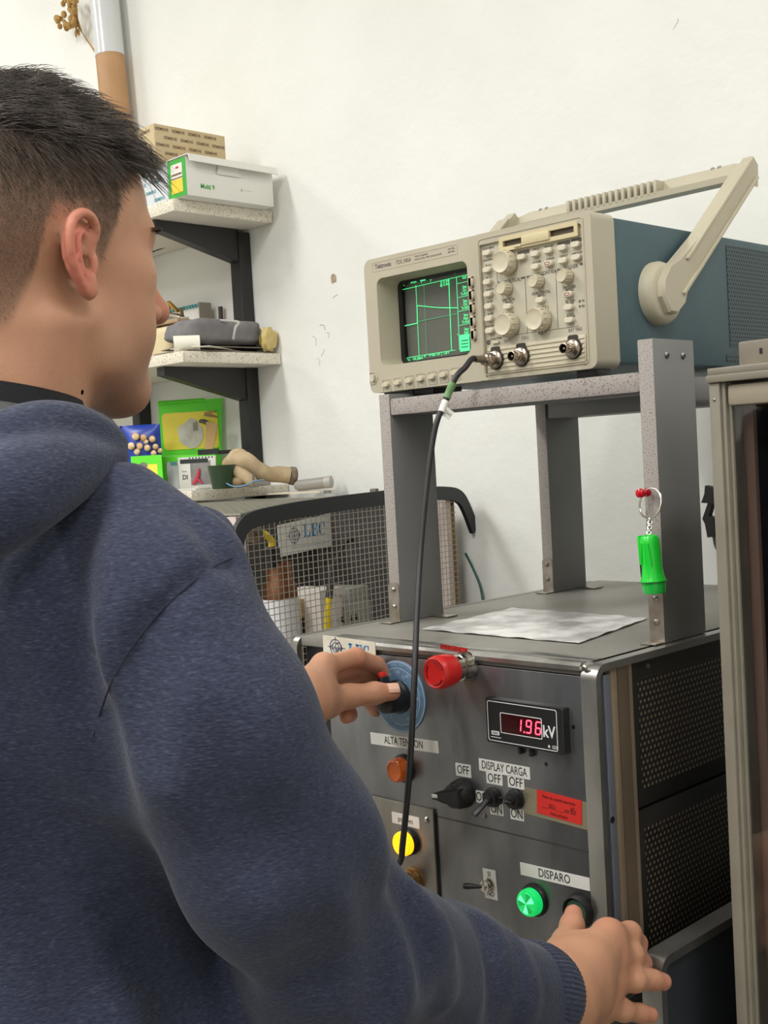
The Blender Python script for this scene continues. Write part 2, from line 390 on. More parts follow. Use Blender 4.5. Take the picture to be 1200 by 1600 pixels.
for i, (l, hh, yy) in enumerate((('Punto de control autorizado', .0034, .78), ('4º', .006, .5), ('___.2021.____rev.220', .0045, .42), ('Fecha próxima', .0034, .14))):
    b.text(l, o_+u_*(wd*(.5 if i != 1 else .8))+v_*h*yy-Y_*.001, u_, v_, hh, 1, sx=.72)
obj('red_sticker', b, [M_red, mat('dark_red_ink', (84, 14, 14), .6)], rk)['label'] = 'red inspection sticker with dark print'
# LEC plate with round emblem
M_cream = mat('cream_card', (222, 218, 206), .55, col2=(205, 198, 180), nscale=40); M_blue = mat('blue_print', (66, 132, 176), .5); M_navy = mat('navy_print', (52, 62, 96), .5)
def serif_LEC(b, o, u, v, H, mi):
    n = np.cross(u, v); st = .30*H; tn = .11*H
    def r(x0, x1, y0, y1): b.prism([(x0, y0), (x1, y0), (x1, y1), (x0, y1)], o, u, v, n, .0004, mi)
    x = 0
    r(x+.12*H, x+.12*H+st*.8, 0, H); r(x, x+.55*H, 0, tn); r(x, x+.48*H, H-tn, H); r(x+.3*H, x+.8*H, 0, tn); r(x+.68*H, x+.8*H, 0, .36*H)
    x = .92*H
    r(x+.1*H, x+.1*H+st*.8, 0, H); r(x, x+.78*H, 0, tn); r(x, x+.78*H, H-tn, H); r(x+.3*H, x+.58*H, .46*H, .56*H); r(x+.5*H, x+.58*H, .36*H, .66*H); r(x+.68*H, x+.78*H, 0, .34*H); r(x+.68*H, x+.78*H, .68*H, H)
    x = 1.82*H; K = 20; op = []; ip = []
    for i in range(K+1):
        a = math.radians(48+264*i/K); op.append((x+.45*H+.46*H*math.cos(a), .5*H+.52*H*math.sin(a))); ip.append((x+.52*H+.30*H*math.cos(a), .5*H+.43*H*math.sin(a)))
    for i in range(K): b.prism([op[i], op[i+1], ip[i+1], ip[i]], o, u, v, n, .0004, mi)
    r(x+.66*H, x+.76*H, .62*H, 1.02*H)
def emblem(b, o, u, v, R, mi):
    n = np.cross(u, v)
    for rr, off in ((R, 0), (R*.62, 0), (R*.62, R*.5)):
        K = 28; op = [(off+rr*math.cos(2*math.pi*i/K), rr*math.sin(2*math.pi*i/K)) for i in range(K)]; ip = [(off+(rr-R*.09)*math.cos(2*math.pi*i/K), (rr-R*.09)*math.sin(2*math.pi*i/K)) for i in range(K)]
        b.ring(op, ip, o, u, v, n, .0004, mi)
    for x0, x1, y0, y1 in ((-1.35, -.75, -.04, .04), (.75, 1.6, -.04, .04), (-.04, .04, .7, 1.25), (-.04, .04, -1.25, -.7)):
        b.prism([(x0*R, y0*R), (x1*R, y0*R), (x1*R, y1*R), (x0*R, y1*R)], o, u, v, n, .0004, mi)
o_, u_, v_, wd, h = plate(507, 992, 588.5, 1003, 507, 1030, 0); o_ = o_-Y_*.0017
b = MB().prism([(0, 0), (wd, 0), (wd, h), (0, h)], o_, u_, v_, -Y_, .0012)
emblem(b, o_+u_*wd*.25+v_*h*.58-Y_*.0012, u_, v_, h*.34, 2); b.text('Grupo', o_+u_*wd*.25+v_*h*.56-Y_*.0014, u_, v_, h*.17, 2, sx=.9)
serif_LEC(b, o_+u_*wd*.50+v_*h*.37-Y_*.0012, u_, v_, h*.45, 1)
obj('maker_plate', b, [M_cream, M_blue, M_navy], rk)['label'] = 'cream plate with blue letters and round emblem'

# --- blue dial with the voltage knob
M_dial = mat('blue_dial_plate', (104, 136, 164), .35, .2, col2=(92, 122, 150), nscale=25); M_dialw = mat('pale_dial_print', (178, 198, 212), .5)
dc = F(625, 1088); dr = .0405
b = MB().lathe([(dr, 0), (dr, .0010), (dr-.0006, .0014)], dc, -Y_, 56)
K = 56
for r0, r1 in ((dr*.975, dr*.955), (dr*.80, dr*.785)):
    b.ring([(r0*math.cos(2*math.pi*i/K), r0*math.sin(2*math.pi*i/K)) for i in range(K)], [(r1*math.cos(2*math.pi*i/K), r1*math.sin(2*math.pi*i/K)) for i in range(K)], dc-Y_*.0014, X_, Z_, -Y_, .0002, 1)
for i in range(100):
    a = 2*math.pi*i/100; l = .12 if i % 5 == 0 else .06; d_ = V(math.cos(a), 0, math.sin(a)); q = V(-math.sin(a), 0, math.cos(a))
    p0 = dc-Y_*.0014+d_*dr*.8; b.add([p0-q*.0002, p0+q*.0002, p0+d_*dr*l+q*.0002, p0+d_*dr*l-q*.0002], [[0, 1, 2, 3]], 1)
for i in range(11):
    a = math.radians(240-30*i); b.text(str(i*10), dc+V(math.cos(a), 0, math.sin(a))*dr*.68-Y_*.0014, X_, Z_, .0035, 1)
b.text('%', dc+V(.008, 0, .022)-Y_*.0014, X_, Z_, .004, 1)
b.ring(rrect(-.006, .012, .008, .017, .002, 3), rrect(-.0055, .0115, .0085, .0165, .0016, 3), dc-Y_*.0014, X_, Z_, -Y_, .0002, 1)
obj('dial_plate', b, [M_dial, M_dialw], rk)
kb = dc-Y_*.0015
b = MB().lathe([(.019, 0), (.019, .004), (.0165, .006), (.0155, .020), (.0148, .024), (.010, .0255)], kb, -Y_, 36)
kn = obj('voltage_knob', b, M_blk2, rk)
b = MB(); b.obox(kb-Y_*.016+V(-.004, 0, .012), unit(V(.95, 0, .3)), unit(V(0, 1, 0)), unit(V(-.3, 0, .95)), .006, .014, .026, .002); obj('pointer', b, M_blk2, kn)
b = MB(); b.obox(kb-Y_*.016+V(-.0085, 0, .0265), unit(V(.95, 0, .3)), Y_, unit(V(-.3, 0, .95)), .0045, .010, .007, .0015); obj('pointer_tip', b, M_red, kn)
# --- emergency button
M_redp = mat('red_plastic', (198, 30, 28), .35); c0 = F(729, 1040)
eb = obj('emergency_button', MB().lathe([(.0135, .022), (.0155, .024), (.0172, .030), (.0178, .044), (.0172, .048), (.0150, .0505), (.0142, .0500), (.0120, .0496)], c0, -Y_, 36), M_redp, rk)
obj('collar', MB().lathe([(.0155, 0), (.0155, .004), (.0142, .006), (.0142, .014), (.0132, .0145), (.0132, .023)], c0, -Y_, 32), M_chr, eb)
b = MB()
for a0 in (20, 140, 260):
    pts = [c0-Y_*.0502+V(math.cos(math.radians(a0+k*14)), 0, math.sin(math.radians(a0+k*14)))*.0115 for k in range(6)]; b.tube(pts, .0007, 6, sub=2)
obj('arrow_marks', b, mat('dark_red_paint', (130, 16, 18), .5), eb)
# --- digital meter
o_, u_, v_, wd, h = plate(768, 1087, 889, 1104, 769, 1155, 0)
mt = obj('voltage_meter', MB().prism(rrect(0, wd, 0, h, .002, 3), o_, u_, v_, -Y_, .011, 0, .001), M_blk2, rk)
oo = o_-Y_*.0111; n_ = -Y_
b = MB(); b.ring(rrect(wd*.03, wd*.93, h*.05, h*.95, .0025, 4), rrect(wd*.037, wd*.923, h*.065, h*.935, .002, 4), oo, u_, v_, n_, .0003, 0)
b.ring(rrect(wd*.20, wd*.74, h*.26, h*.72, .0015, 4), rrect(wd*.208, wd*.732, h*.275, h*.705, .0012, 4), oo, u_, v_, n_, .0003, 0)
b.text('kV', oo+u_*wd*.825+v_*h*.44, u_, v_, h*.25, 0, sx=.85, bold=.0003); b.text('★ GSI', oo+u_*wd*.86+v_*h*.13, u_, v_, h*.07, 0)
b.prism(rrect(wd*.075, wd*.18, h*.19, h*.28, .0008, 3), oo, u_, v_, n_, .0003, 0); b.text('Fairk', oo+u_*wd*.127+v_*h*.235-Y_*.0003, u_, v_, h*.05, 1); b.box(0, 0.0001, 0, .0001, 0, .0001) if 0 else None
b.prism([(wd*.065, h*.13), (wd*.20, h*.13), (wd*.20, h*.145), (wd*.065, h*.145)], oo, u_, v_, n_, .0003, 0)
obj('face_print', b, [mat('white_print', (225, 225, 225), .5), M_ink], mt)
win = obj('display_window', MB().prism([(wd*.21, h*.28), (wd*.73, h*.28), (wd*.73, h*.70), (wd*.21, h*.70)], oo, u_, v_, n_, .0002), mat('dark_red_window', (52, 6, 10), .15), mt)
M_led = mat('red_led', (255, 60, 80), .5, emit=(255, 52, 72), estr=5)
b = MB()
def seg7(ch, x, y, W, H):
    S = {'1': 'bc', '9': 'abcdfg', '6': 'acdefg', '8': 'abcdefg'}[ch]; t = H*.10; sl = .12
    q = {'a': (0, H, W, H), 'd': (0, 0, W, 0), 'g': (0, H/2, W, H/2), 'f': (0, H/2, 0, H), 'b': (W, H/2, W, H), 'e': (0, 0, 0, H/2), 'c': (W, 0, W, H/2)}
    for s_ in S:
        x0, y0, x1, y1 = q[s_]; g = H*.04
        if s_ in 'adg': pl = [(x0+g, y0-t/2), (x1-g, y0-t/2), (x1-g, y0+t/2), (x0+g, y0+t/2)]
        else: pl = [(x0-t/2, y0+g), (x0+t/2, y0+g), (x0+t/2, y1-g), (x0-t/2, y1-g)]
        b.prism([(x+a+sl*c, y+c) for a, c in pl], oo-Y_*.0002, u_, v_, n_, .0003)
dh = h*.27
seg7('1', wd*.405, h*.36, dh*.48, dh); seg7('9', wd*.535, h*.36, dh*.48, dh); seg7('6', wd*.655, h*.36, dh*.48, dh)
b.prism([(wd*.505, h*.345), (wd*.52, h*.345), (wd*.52, h*.375), (wd*.505, h*.375)], oo-Y_*.0002, u_, v_, n_, .0003)
obj('lit_digits', b, M_led, win)['label'] = 'red lit digits 1.96'
for px, py in ((817, 1172), (834, 1176)):
    c = F(px, py); obj('meter_clip', MB().box(c[0]-.002, c[0]+.002, YF-.006, YF, c[2]-.003, c[2]+.004, .0005), M_blk2, mt)
# --- lamps
def lamp(name, px, py, r, L, body, bez, lab, bezr=1.12, dome=.3):
    c = F(px, py)
    l = obj(name, MB().lathe([(r, .004), (r, L-r*dome), (r*.93, L-r*dome*.35), (r*.80, L-.0005), (r*.78, L), (r*.74, L-.0012), (r*.3, L-.0020)], c, -Y_, 32), body, rk); l['label'] = lab
    obj('lamp_bezel', MB().lathe([(r*bezr+.001, 0), (r*bezr+.001, .003), (r*bezr, .0045), (r*1.0, .005)], c, -Y_, 32), bez, l)
    return c
M_or = mat('orange_lens_dark', (168, 78, 14), .18, spec=.6, emit=(150, 60, 6), estr=.10)
M_am = mat('amber_lens_lit', (255, 176, 20), .25, emit=(255, 160, 10), estr=1.6)
M_gr = mat('green_lens_lit', (20, 170, 90), .15, emit=(10, 215, 100), estr=.55)
lamp('indicator_lamp', 632, 1200, .0135, .017, M_or, M_blk2, 'unlit orange indicator lamp')
lamp('indicator_lamp', 836, 1406, .0140, .015, M_gr, M_blk2, 'lit green indicator lamp')
gl = F(836, 1406)-Y_*.0150; gobj = [o for o in rk.children if o.get('label') == 'lit green indicator lamp'][0]
b = MB(); n = 28
for i in range(n):
    a0, a1 = 2*math.pi*i/n, 2*math.pi*(i+1)/n; r1 = .0104
    b.add([gl-Y_*.0001, gl+V(math.cos(a0)*r1, .0003, math.sin(a0)*r1), gl+V(math.cos(a1)*r1, .0003, math.sin(a1)*r1)], [[0, 1, 2]], (i*i+i//3) % 3)
obj('lens_facets', b, [M_gr, mat('green_facet_bright', (120, 255, 180), .2, emit=(90, 255, 160), estr=1.0), mat('green_facet_deep', (8, 150, 72), .2, emit=(4, 190, 84), estr=.4)], gobj)
# --- pushbutton under the thumb
c = F(908, 1421)
pb = obj('push_button', MB().lathe([(.0125, .004), (.0125, .0075), (.0118, .0085)], c, -Y_, 30), mat('dark_green_button', (34, 74, 52), .4), rk)
obj('button_bezel', MB().lathe([(.0165, 0), (.0165, .006), (.0158, .010), (.0142, .011), (.0128, .009), (.0126, .003)], c, -Y_, 36, cap0=True, cap1=False), M_blk2, pb)
# --- pointer switch
c = F(724, 1239)
sw = obj('pointer_switch', MB().lathe([(.0160, 0), (.0160, .003), (.0150, .0045), (.0150, .010), (.0140, .0115), (.0125, .018), (.011, .0185)], c, -Y_, 32), M_blk2, rk)
d_ = unit(V(-.97, 0, -.10)); q_ = V(-d_[2], 0, d_[0])
b = MB().prism([(-.012, -.0085), (.010, -.007), (.0265, -.0028), (.0265, .0028), (.010, .007), (-.012, .0085)], c-Y_*.008, d_, q_, -Y_, .0165, 0, .003)
lv = obj('pointer_handle', b, M_blk2, sw)
obj('white_mark', MB().obox(c-Y_*.0225+d_*.0195-q_*.0012, d_, Y_, q_, .0080, .0052, .0040, .0006), M_white, lv)
# --- toggles
def toggle(px, py, d_, L, lab, flat=True, r=.0085):
    c = F(px, py)
    t = obj('toggle_switch', MB().lathe([(r*1.25, 0), (r*1.25, .003), (r, .004), (r, .009), (r*.6, .0095), (r*.55, .012)], c, -Y_, 24), M_blk2 if flat else M_chr, rk); t['label'] = lab
    d_ = unit(d_); p0 = c-Y_*.009
    b = MB()
    if flat:
        s_ = unit(np.cross(d_, V(.2, 0, 1))); b.obox(p0+d_*L/2, s_, np.cross(d_, s_), d_, .0072, .0030, L, .0012); b.tube([p0, p0+d_*L*.5], .0024, 8)
    else: b.lathe([(.0016, 0), (.0022, L*.4), (.0034, L*.8), (.0028, L)], p0, d_, 14)
    obj('lever', b, M_blk2, t); return t
toggle(772, 1245, V(-.20, -.75, -.55), .024, 'left toggle switch lever pointing down to the viewer')
toggle(807, 1248, V(.35, -.9, .05), .012, 'right toggle switch with short lever')
obj('toggle_link', MB().tube([F(780, 1246, YF-.006), F(800, 1250, YF-.006)], .0009, 6), M_blk2, rk)
label('yes_no_label', (754.5, 1356, 774, 1360, 757, 1402), ['SI', '', 'NO'], .0050, sx=.9, lab='white label printed SI above and NO below the small switch')
t_ = toggle(765, 1382, V(-.62, -.66, .10), .022, 'small chrome switch between SI and NO', False, .0062)
# --- screws and holes
for px, py in ((741, 1030), (756.5, 1275), (914, 1044)):
    c = F(px, py); obj('screw', MB().lathe([(.0034, 0), (.0034, .001), (.0018, .0022)], c, -Y_, 14), M_scr, rk)
for px, py in ((853.5, 1194), (896, 1136)):
    c = F(px, py); obj('drilled_hole', MB().lathe([(.0022, 0), (.0022, .0003)], c, -Y_, 12), M_blk2, rk)
c = F(922, 1312); obj('drilled_hole', MB().lathe([(.0016, 0), (.0016, .0003)], c, -Y_, 12), M_white, rk)
c = at(957, 1281, 0, XR-.004); obj('drilled_hole', MB().lathe([(.0034, 0), (.0034, .0004), (.002, .0004)], c, X_, 14), M_blk2, rk)
# --- lower left subplate
pr, pz = F(679.5, 1264)[0], F(679.5, 1264)[2]
sp = obj('sub_plate', MB().box(-1.069, pr, YF-.004, YF-.0003, BOT+.004, pz, .0008), M_alp, rk)
obj('plate_gap', MB().box(pr, pr+.003, YF-.0006, YF-.0002, BOT+.004, pz-.004), M_blk2, sp)
obj('panel_seam', MB().box(-.92, -.699, YF-.0006, YF-.0001, F(800, 1303)[2]-.0006, F(800, 1303)[2]+.0006), mat('seam_shadowless', (86, 84, 82), .4, .8), rk)
YS = YF-.004
label('label_strip', (527, 1246, 586.5, 1258.5, 527, 1262.5), 'negativo', .0058, y=YS, parent=sp, lab='white strip printed negativo')
label('label_strip', (612.5, 1268, 655, 1277.5, 612.5, 1285), 'positivo', .0062, y=YS, parent=sp, lab='white strip printed positivo')
def lamp2(px, py, r, body, L, name, lab):
    c = at(px, py, 1, YS)
    l = obj(name, MB().lathe([(r, .006), (r*1.02, L*.75), (r*.98, L-.0015), (r*.9, L), (r*.84, L), (r*.80, L-.001), (r*.3, L-.0012)], c, -Y_, 32), body, sp); l['label'] = lab
    obj('lamp_bezel', MB().lathe([(r*1.12, 0), (r*1.12, .007), (r*1.02, .008)], c, -Y_, 32), M_blk2, l)
lamp2(641, 1314, .0135, M_am, .016, 'indicator_lamp', 'lit amber indicator lamp')
lamp2(568, 1288, .0135, mat('dark_lens', (40, 34, 32), .3), .010, 'indicator_lamp', 'dark unlit indicator lamp')
c = at(667, 1281, 1, YS); obj('screw', MB().lathe([(.0038, 0), (.0038, .001), (.002, .0024)], c, -Y_, 14), M_chr, sp)
M_brass = mat('brass', (150, 124, 84), .3, .9)
c = at(648, 1374, 1, YS)
obj('cable_socket', MB().lathe([(.0150, 0), (.0150, .003), (.0128, .0035), (.0128, .008), (.0135, .0085), (.0135, .011), (.0125, .0115), (.0125, .021), (.011, .022)], c, -Y_, 30), M_brass, sp); SOCK = c-Y_*.022

# --- scratched foil sheet on the rack top
M_foil = mat('scratched_clear_foil', (232, 231, 228), .3, .05, col2=(168, 165, 162), nscale=22, bump=.0016, bscale=50, ramp=(.38, .60))
q = [at(660, 985, 2, ZT), at(905, 1007, 2, ZT), at(1012, 968, 2, ZT), at(800, 952, 2, ZT)]
def fo(a, c):
    p = (q[0]*(1-a)+q[1]*a)*(1-c)+(q[3]*(1-a)+q[2]*a)*c
    return p+V(0, 0, .0022+.0008*math.sin(31*a+5*c)*math.sin(23*c-7*a))
tag(obj('foil_sheet', MB().sheet(fo, 36, 24, 0, .0008), M_foil), 'crinkled silvery foil sheet lying flat on the grey cabinet top', 'foil sheet')

# ---------------------------------------------------------------- lower cabinet unit, right under the panel
XQ = -.628
lu = thing('lower_cabinet', 'lower cabinet unit with rounded aluminium frame and dark side panel under the hand', 'cabinet', (-.88, 1.25, 0))
LT = .966
for x0 in (XQ-.022, XL-.055):
    obj('side_frame', band(x0, x0+.022, .948, 1.56, .02, LT, .018, .009), M_al2, lu)
for x0 in (XQ-.014, XL-.049): obj('side_panel', MB().box(x0, x0+.008, .957, 1.55, .03, LT-.009), mat('dark_blue_grey_panel', (52, 56, 62), .45), lu)
obj('cabinet_body', MB().box(XL-.032, XQ-.023, .97, 1.55, .02, BOT-.001), M_bsteel, lu)
obj('front_plate', MB().box(XL-.032, XQ-.023, .956, .9695, .03, BOT-.003, .001), M_al, lu)
# ---------------------------------------------------------------- instrument stand (painted chipboard) on the rack
M_gpaint = mat('grey_paint', (122, 122, 121), .5, col2=(114, 114, 113), nscale=9); M_gedge = mat('grey_chipboard_edge', (160, 153, 148), .8, col2=(112, 98, 92), nscale=560, ramp=(.55, .65)); M_galv = mat('galvanised_steel', (178, 172, 164), .32, .9, col2=(148, 138, 126), nscale=40)
M_dtop = mat('dark_stand_top', (92, 92, 92), .6)
YP = 1.08; PT = .0185; XA = -1.0985; XB = -.690; PW = .080
st = thing('instrument_stand', 'grey painted chipboard stand holding the oscilloscope above the cabinet', 'stand', ((XA+XB)/2, YP+.2, ZT))
def post(x1, y0, z1, name='post'):
    b = MB(); mk = b.mark(); b.box(x1-PT, x1, y0, y0+PW, ZT+.0005, z1, .0008); b.facemat(mk, (0, -1, 0), 1)
    return obj(name, b, [M_gpaint, M_gedge], st)
ZBM = 1.529
posts = {}
for nm, x1, y0, z1 in (('a', XA+PT, YP, ZBM+.006), ('b', XB, YP, 1.562), ('c', XA+PT-.004, 1.405, ZBM-.0), ('d', XB, 1.405, 1.562)):
    posts[nm] = post(x1, y0, z1)
b = MB(); mk = b.mark(); b.box(XA+PT, XB-PT, YP+.001, YP+.075, ZBM-.0215, ZBM, .002); b.facemat(mk, (0, -1, 0), 1); obj('front_beam', b, [M_dtop, M_gedge], st)
b = MB(); mk = b.mark(); b.box(XA+PT, XB-PT, 1.406, 1.48, ZBM-.030, ZBM-.008, .001); obj('back_beam', b, [M_gpaint], st)
obj('side_beam', MB().box(XB-PT-.001, XB-.001, YP+PW, 1.405, ZBM-.032, ZBM-.006, .001), M_gpaint, st)
def bracket(x0, y0, hgt=.05):
    o = obj('corner_bracket', MB().prism(rrect(0, PT*.98, 0, hgt, (.0005, .0005, .006, .006), 4), (x0+.0002, y0-.0004, ZT+.0012), X_, Z_, -Y_, .0016), M_galv, st)
    b = MB().box(x0-.001, x0+PT, y0-.020, y0-.0005, ZT+.0006, ZT+.0022, .0005); obj('foot_plate', b, M_galv, o)
    b = MB()
    for z in (hgt*.84, hgt*.40): b.lathe([(.0034, .0), (.0034, .001), (.0018, .0024)], (x0+PT*.5, y0-.002, ZT+z), -Y_, 12)
    obj('bracket_screw', b, M_scr, o)
bracket(XA, YP); bracket(XB-PT, YP, .056); bracket(XA-.004, 1.405); bracket(XB-PT, 1.405)
for x0 in (XA+.035, XA+.031):
    y0 = YP if x0 == XA+.035 else 1.405
    obj('side_bracket', MB().box(XA+PT, XA+PT+.03, y0+.055, y0+.075, ZT+.0006, ZT+.0024, .0005), M_galv, st)
for yy in (YP+.026, YP+.058):
    b = MB().lathe([(.0040, 0), (.0040, .0006), (.0022, .0022)], (XB, yy, 1.545), X_, 16); s_ = obj('screw', b, M_scr, st)
    b = MB()
    for a in (.4, .4+math.pi/2): b.obox(V(XB+.0023, yy, 1.545), V(1, 0, 0), V(0, math.cos(a), math.sin(a)), V(0, -math.sin(a), math.cos(a)), .0008, .0042, .0009)
    obj('screw_slot', b, M_blk2, s_)
# ---------------------------------------------------------------- oscilloscope
S0 = V(-1.1458, 1.1122, 1.5405); SW, SHH = .363, .175
def S(px, py, y=1.1122): return at(px, py, 1, y)
M_bei = mat('beige_plastic', (178, 170, 150), .5, col2=(173, 165, 145), nscale=12); M_bei2 = mat('beige_knob', (196, 186, 162), .42); M_beid = mat('ivory_plastic', (198, 184, 146), .5)
M_teal = mat('teal_painted_case', (64, 88, 94), .5, col2=(60, 84, 90), nscale=30, bump=.0003, bscale=300)
M_key = mat('pale_key', (206, 198, 178), .45); M_prn = mat('grey_print', (86, 80, 72), .6); M_crt = mat('crt_glass', (98, 98, 92), .16, col2=(92, 93, 87), nscale=5, spec=.5); M_well = mat('dark_screen_surround', (14, 15, 15), .35)
M_grn = mat('green_phosphor', (30, 90, 60), .5, emit=(88, 255, 156), estr=1.0); M_grd = mat('green_phosphor_dim', (30, 70, 50), .5, emit=(80, 210, 130), estr=.6)
x0, x1 = S0[0], S0[0]+SW; z0, z1 = S0[2], S0[2]+SHH; y0 = S0[1]
sc = thing('oscilloscope', 'beige and teal digital oscilloscope with green traces on its screen and a carrying handle', 'oscilloscope', ((x0+x1)/2, y0+.2, z0))
obj('case', MB().box(x0+.006, x1+.0005, y0+.043, y0+.440, z0+.005, z1-.004, .004), M_teal, sc)
M_vent = dots_mat('vented_teal_case', (61, 84, 90), (20, 24, 26), .0062, .0052, .0022, 1, 2, True, .5)
obj('side_vent', MB().box(x1, x1+.0012, 1.404, 1.535, 1.571, 1.701), M_vent, sc)
obj('side_vent', MB().box(x1, x1+.0012, 1.394, 1.46, 1.5525, 1.5615), M_vent, sc)
xm = S(748, 470)[0]                                     # seam between screen half and control half
# screen half: bezel with sloped well
sl, sr = S(582, 470)[0], S(737, 470)[0]; a_, d_ = S(600, 440), S(612, 580)
zt_ = S(660, 405)[2]; zb_ = S(612, 582)[2]
out = rrect(x0, xm, z0, z1, (.010, .003, .003, .012), 6)
inn = rrect(x0+.022, xm-.016, z0+.034, z1-.027, .010, 6); inn2 = rrect(x0+.034, xm-.017, z0+.037, z1-.031, .008, 6)
bz = obj('screen_bezel', MB().ring(out, inn2, (0, y0+.044, 0), X_, Z_, -Y_, .044, 0, inner2=inn), M_bei, sc)
wl = obj('screen_well', MB().ring(rrect(x0+.030, xm-.0165, z0+.0345, z1-.029, .008, 6), rrect(x0+.0375, xm-.0168, z0+.039, z1-.0335, .008, 6), (0, y0+.0305, 0), X_, Z_, Y_, .006), M_well, sc)
gx0, gx1, gz0, gz1 = x0+.028, xm-.010, z0+.032, z1-.026
def crt(a, c):
    return V(gx0+(gx1-gx0)*a, y0+.0345+.003*((2*a-1)**2*.6+(2*c-1)**2*.4), gz0+(gz1-gz0)*c)
scr = obj('screen', MB().sheet(crt, 14, 12, 0, .003), M_crt, sc)
# what the screen shows, placed on the glass
yg = y0+.0322
def G(px, py): return S(px, py, yg+.0008)
def ln(b, p, q, w_=.0006):
    w_ *= .78; p, q = G(*p), G(*q); d = unit(q-p); n = V(-d[2], 0, d[0])*w_/2
    b.add([p-n, q-n, q+n, p+n, p-n+V(0, .0003, 0), q-n+V(0, .0003, 0), q+n+V(0, .0003, 0), p+n+V(0, .0003, 0)], [[0, 1, 2, 3], [7, 6, 5, 4], [0, 4, 5, 1], [3, 2, 6, 7]], 0, False)
b = MB()
for p, q in (((614.5, 456), (732.5, 428.5)), ((614.5, 456), (620.5, 562)), ((620, 561.5), (711, 547)), ((713, 433), (718, 547))): ln(b, p, q, .0007)
for k in range(4): ln(b, (714.5+k, 443+21.8*k+.3), (731+k*1.2, 439.5+21.8*k), .0006)
obj('graticule', b, M_grn, scr)
b = MB()
ln(b, (614, 513), (651.5, 505), .0013); ln(b, (651.5, 477.5), (652, 505), .0011); P_ = [(651.5, 477.5), (660, 478.3), (672, 479.6), (685, 480.8), (700, 481), (714.5, 481)]
for p, q in zip(P_[:-1], P_[1:]): ln(b, p, q, .0012)
ln(b, (612.5, 514), (617.5, 512.9), .003)
obj('trace', b, M_grn, scr)
b = MB(); ln(b, (652, 502.5), (714.5, 490), .0006)
for k in range(34): ln(b, (662+.14*k, 446.5+3.2*k), (662.1+.14*k, 448.3+3.2*k), .0006)
obj('reference_trace', b, M_grd, scr)
b = MB()
for k in range(46): ln(b, (649.6+.11*k, 446+2.38*k), (649.7+.11*k, 447.5+2.38*k), .0012)
obj('cursor', b, M_grn, scr)
b = MB(); ln(b, (701, 436), (705.5, 547.5), .0012); obj('cursor', b, M_grn, scr)
b = MB(); us = unit(S(700, 380)-S(600, 404)); us = X_; vs_ = Z_
def st_(px, py, t, h=.0036, sx=.75, al='CENTER'): b.text(t, G(px, py), us, vs_, h, 0, al, sx=sx)
st_(622, 447, 'Tek Run 5MS/s', .0036, .75); st_(646, 440, 'Sample'); st_(697.5, 427.5, 'Horizontal Position Independent', .0040, .72)
b.prism(rrect(-.0045, .0045, -.0028, .0028, .0004, 2), G(660.5, 435.5), us, vs_, -Y_, .0003); st_(673, 439, 'T'); st_(658.5, 441, 'T')
st_(695, 439.5, 'Δ: 21.2ms', .0034); st_(695, 444.5, '@: 21.4ms', .0034)
for px, py, l in ((726, 433.5, ['Ref1']), (726, 448, ['Save', 'Ch1', 'To Ref1']), (727, 470, ['Save', 'Ch2', 'To Ref1']), (728, 492, ['Save', 'Math', 'To Ref1']), (729, 514, ['Save', 'Ref2', 'To Ref1'])):
    for k, t in enumerate(l): st_(px, py+k*5.4, t, .0036, .75)
st_(638, 562.5, 'Ch1'); st_(639.5, 566, '2 V', .0034); st_(653, 560, 'Ch2  500mV', .0034, .7); st_(654, 563.5, 'Page', .0034); st_(664, 556.5, 'M'); st_(686, 553, 'M 10µs  Ch1  ʃ  1.28 V', .0036, .72)
b.prism(rrect(-.0052, .0052, -.0026, .0026, .0004, 2), G(624.5, 567.5), us, vs_, -Y_, .0003)
st_(616, 537.5, '2', .003); st_(617, 554.5, '-', .003); st_(715, 523, '◂', .004)
b.prism([(-.0078, -.011), (.0082, -.011), (.0082, .010), (-.0078, .010)], G(726, 535), us, vs_, -Y_, .0002)
obj('screen_text', b, M_grn, scr)
b = MB()
for k in range(3): b.prism([(-.006, 0), (.006, 0), (.006, .0016), (-.006, .0016)], G(726.5, 533+5*k)-Y_*.0003, us, vs_, -Y_, .0002)
obj('menu_block_lines', b, mat('green_shade', (28, 130, 80), .5), scr)
# maker strip above the screen
b = MB().ring(rrect(x0+.016, xm-.030, z1-.0175, z1-.0055, .001, 2), rrect(x0+.0165, xm-.0305, z1-.0170, z1-.006, .001, 2), (0, y0, 0), X_, Z_, -Y_, .0004)
b.text('Tektronix', (x0+.021, y0, z1-.0115), X_, Z_, .0058, 2, 'LEFT', sx=.88, bold=.00012); b.text('· TDS 340A', (x0+.056, y0, z1-.0118), X_, Z_, .0052, 1, 'LEFT', sx=.85)
b.text('TWO CHANNEL', (x0+.093, y0, z1-.0095), X_, Z_, .0022, 1, 'LEFT'); b.text('DIGITAL REAL-TIME OSCILLOSCOPE', (x0+.093, y0, z1-.0132), X_, Z_, .0020, 1, 'LEFT')
b.text('100 MHz', (xm-.040, y0, z1-.0095), X_, Z_, .0022, 1); b.text('500 MS/s', (xm-.040, y0, z1-.0132), X_, Z_, .0022, 1)
obj('maker_lettering', b, [M_bei, M_prn, mat('dark_print', (70, 52, 70), .6)], sc)
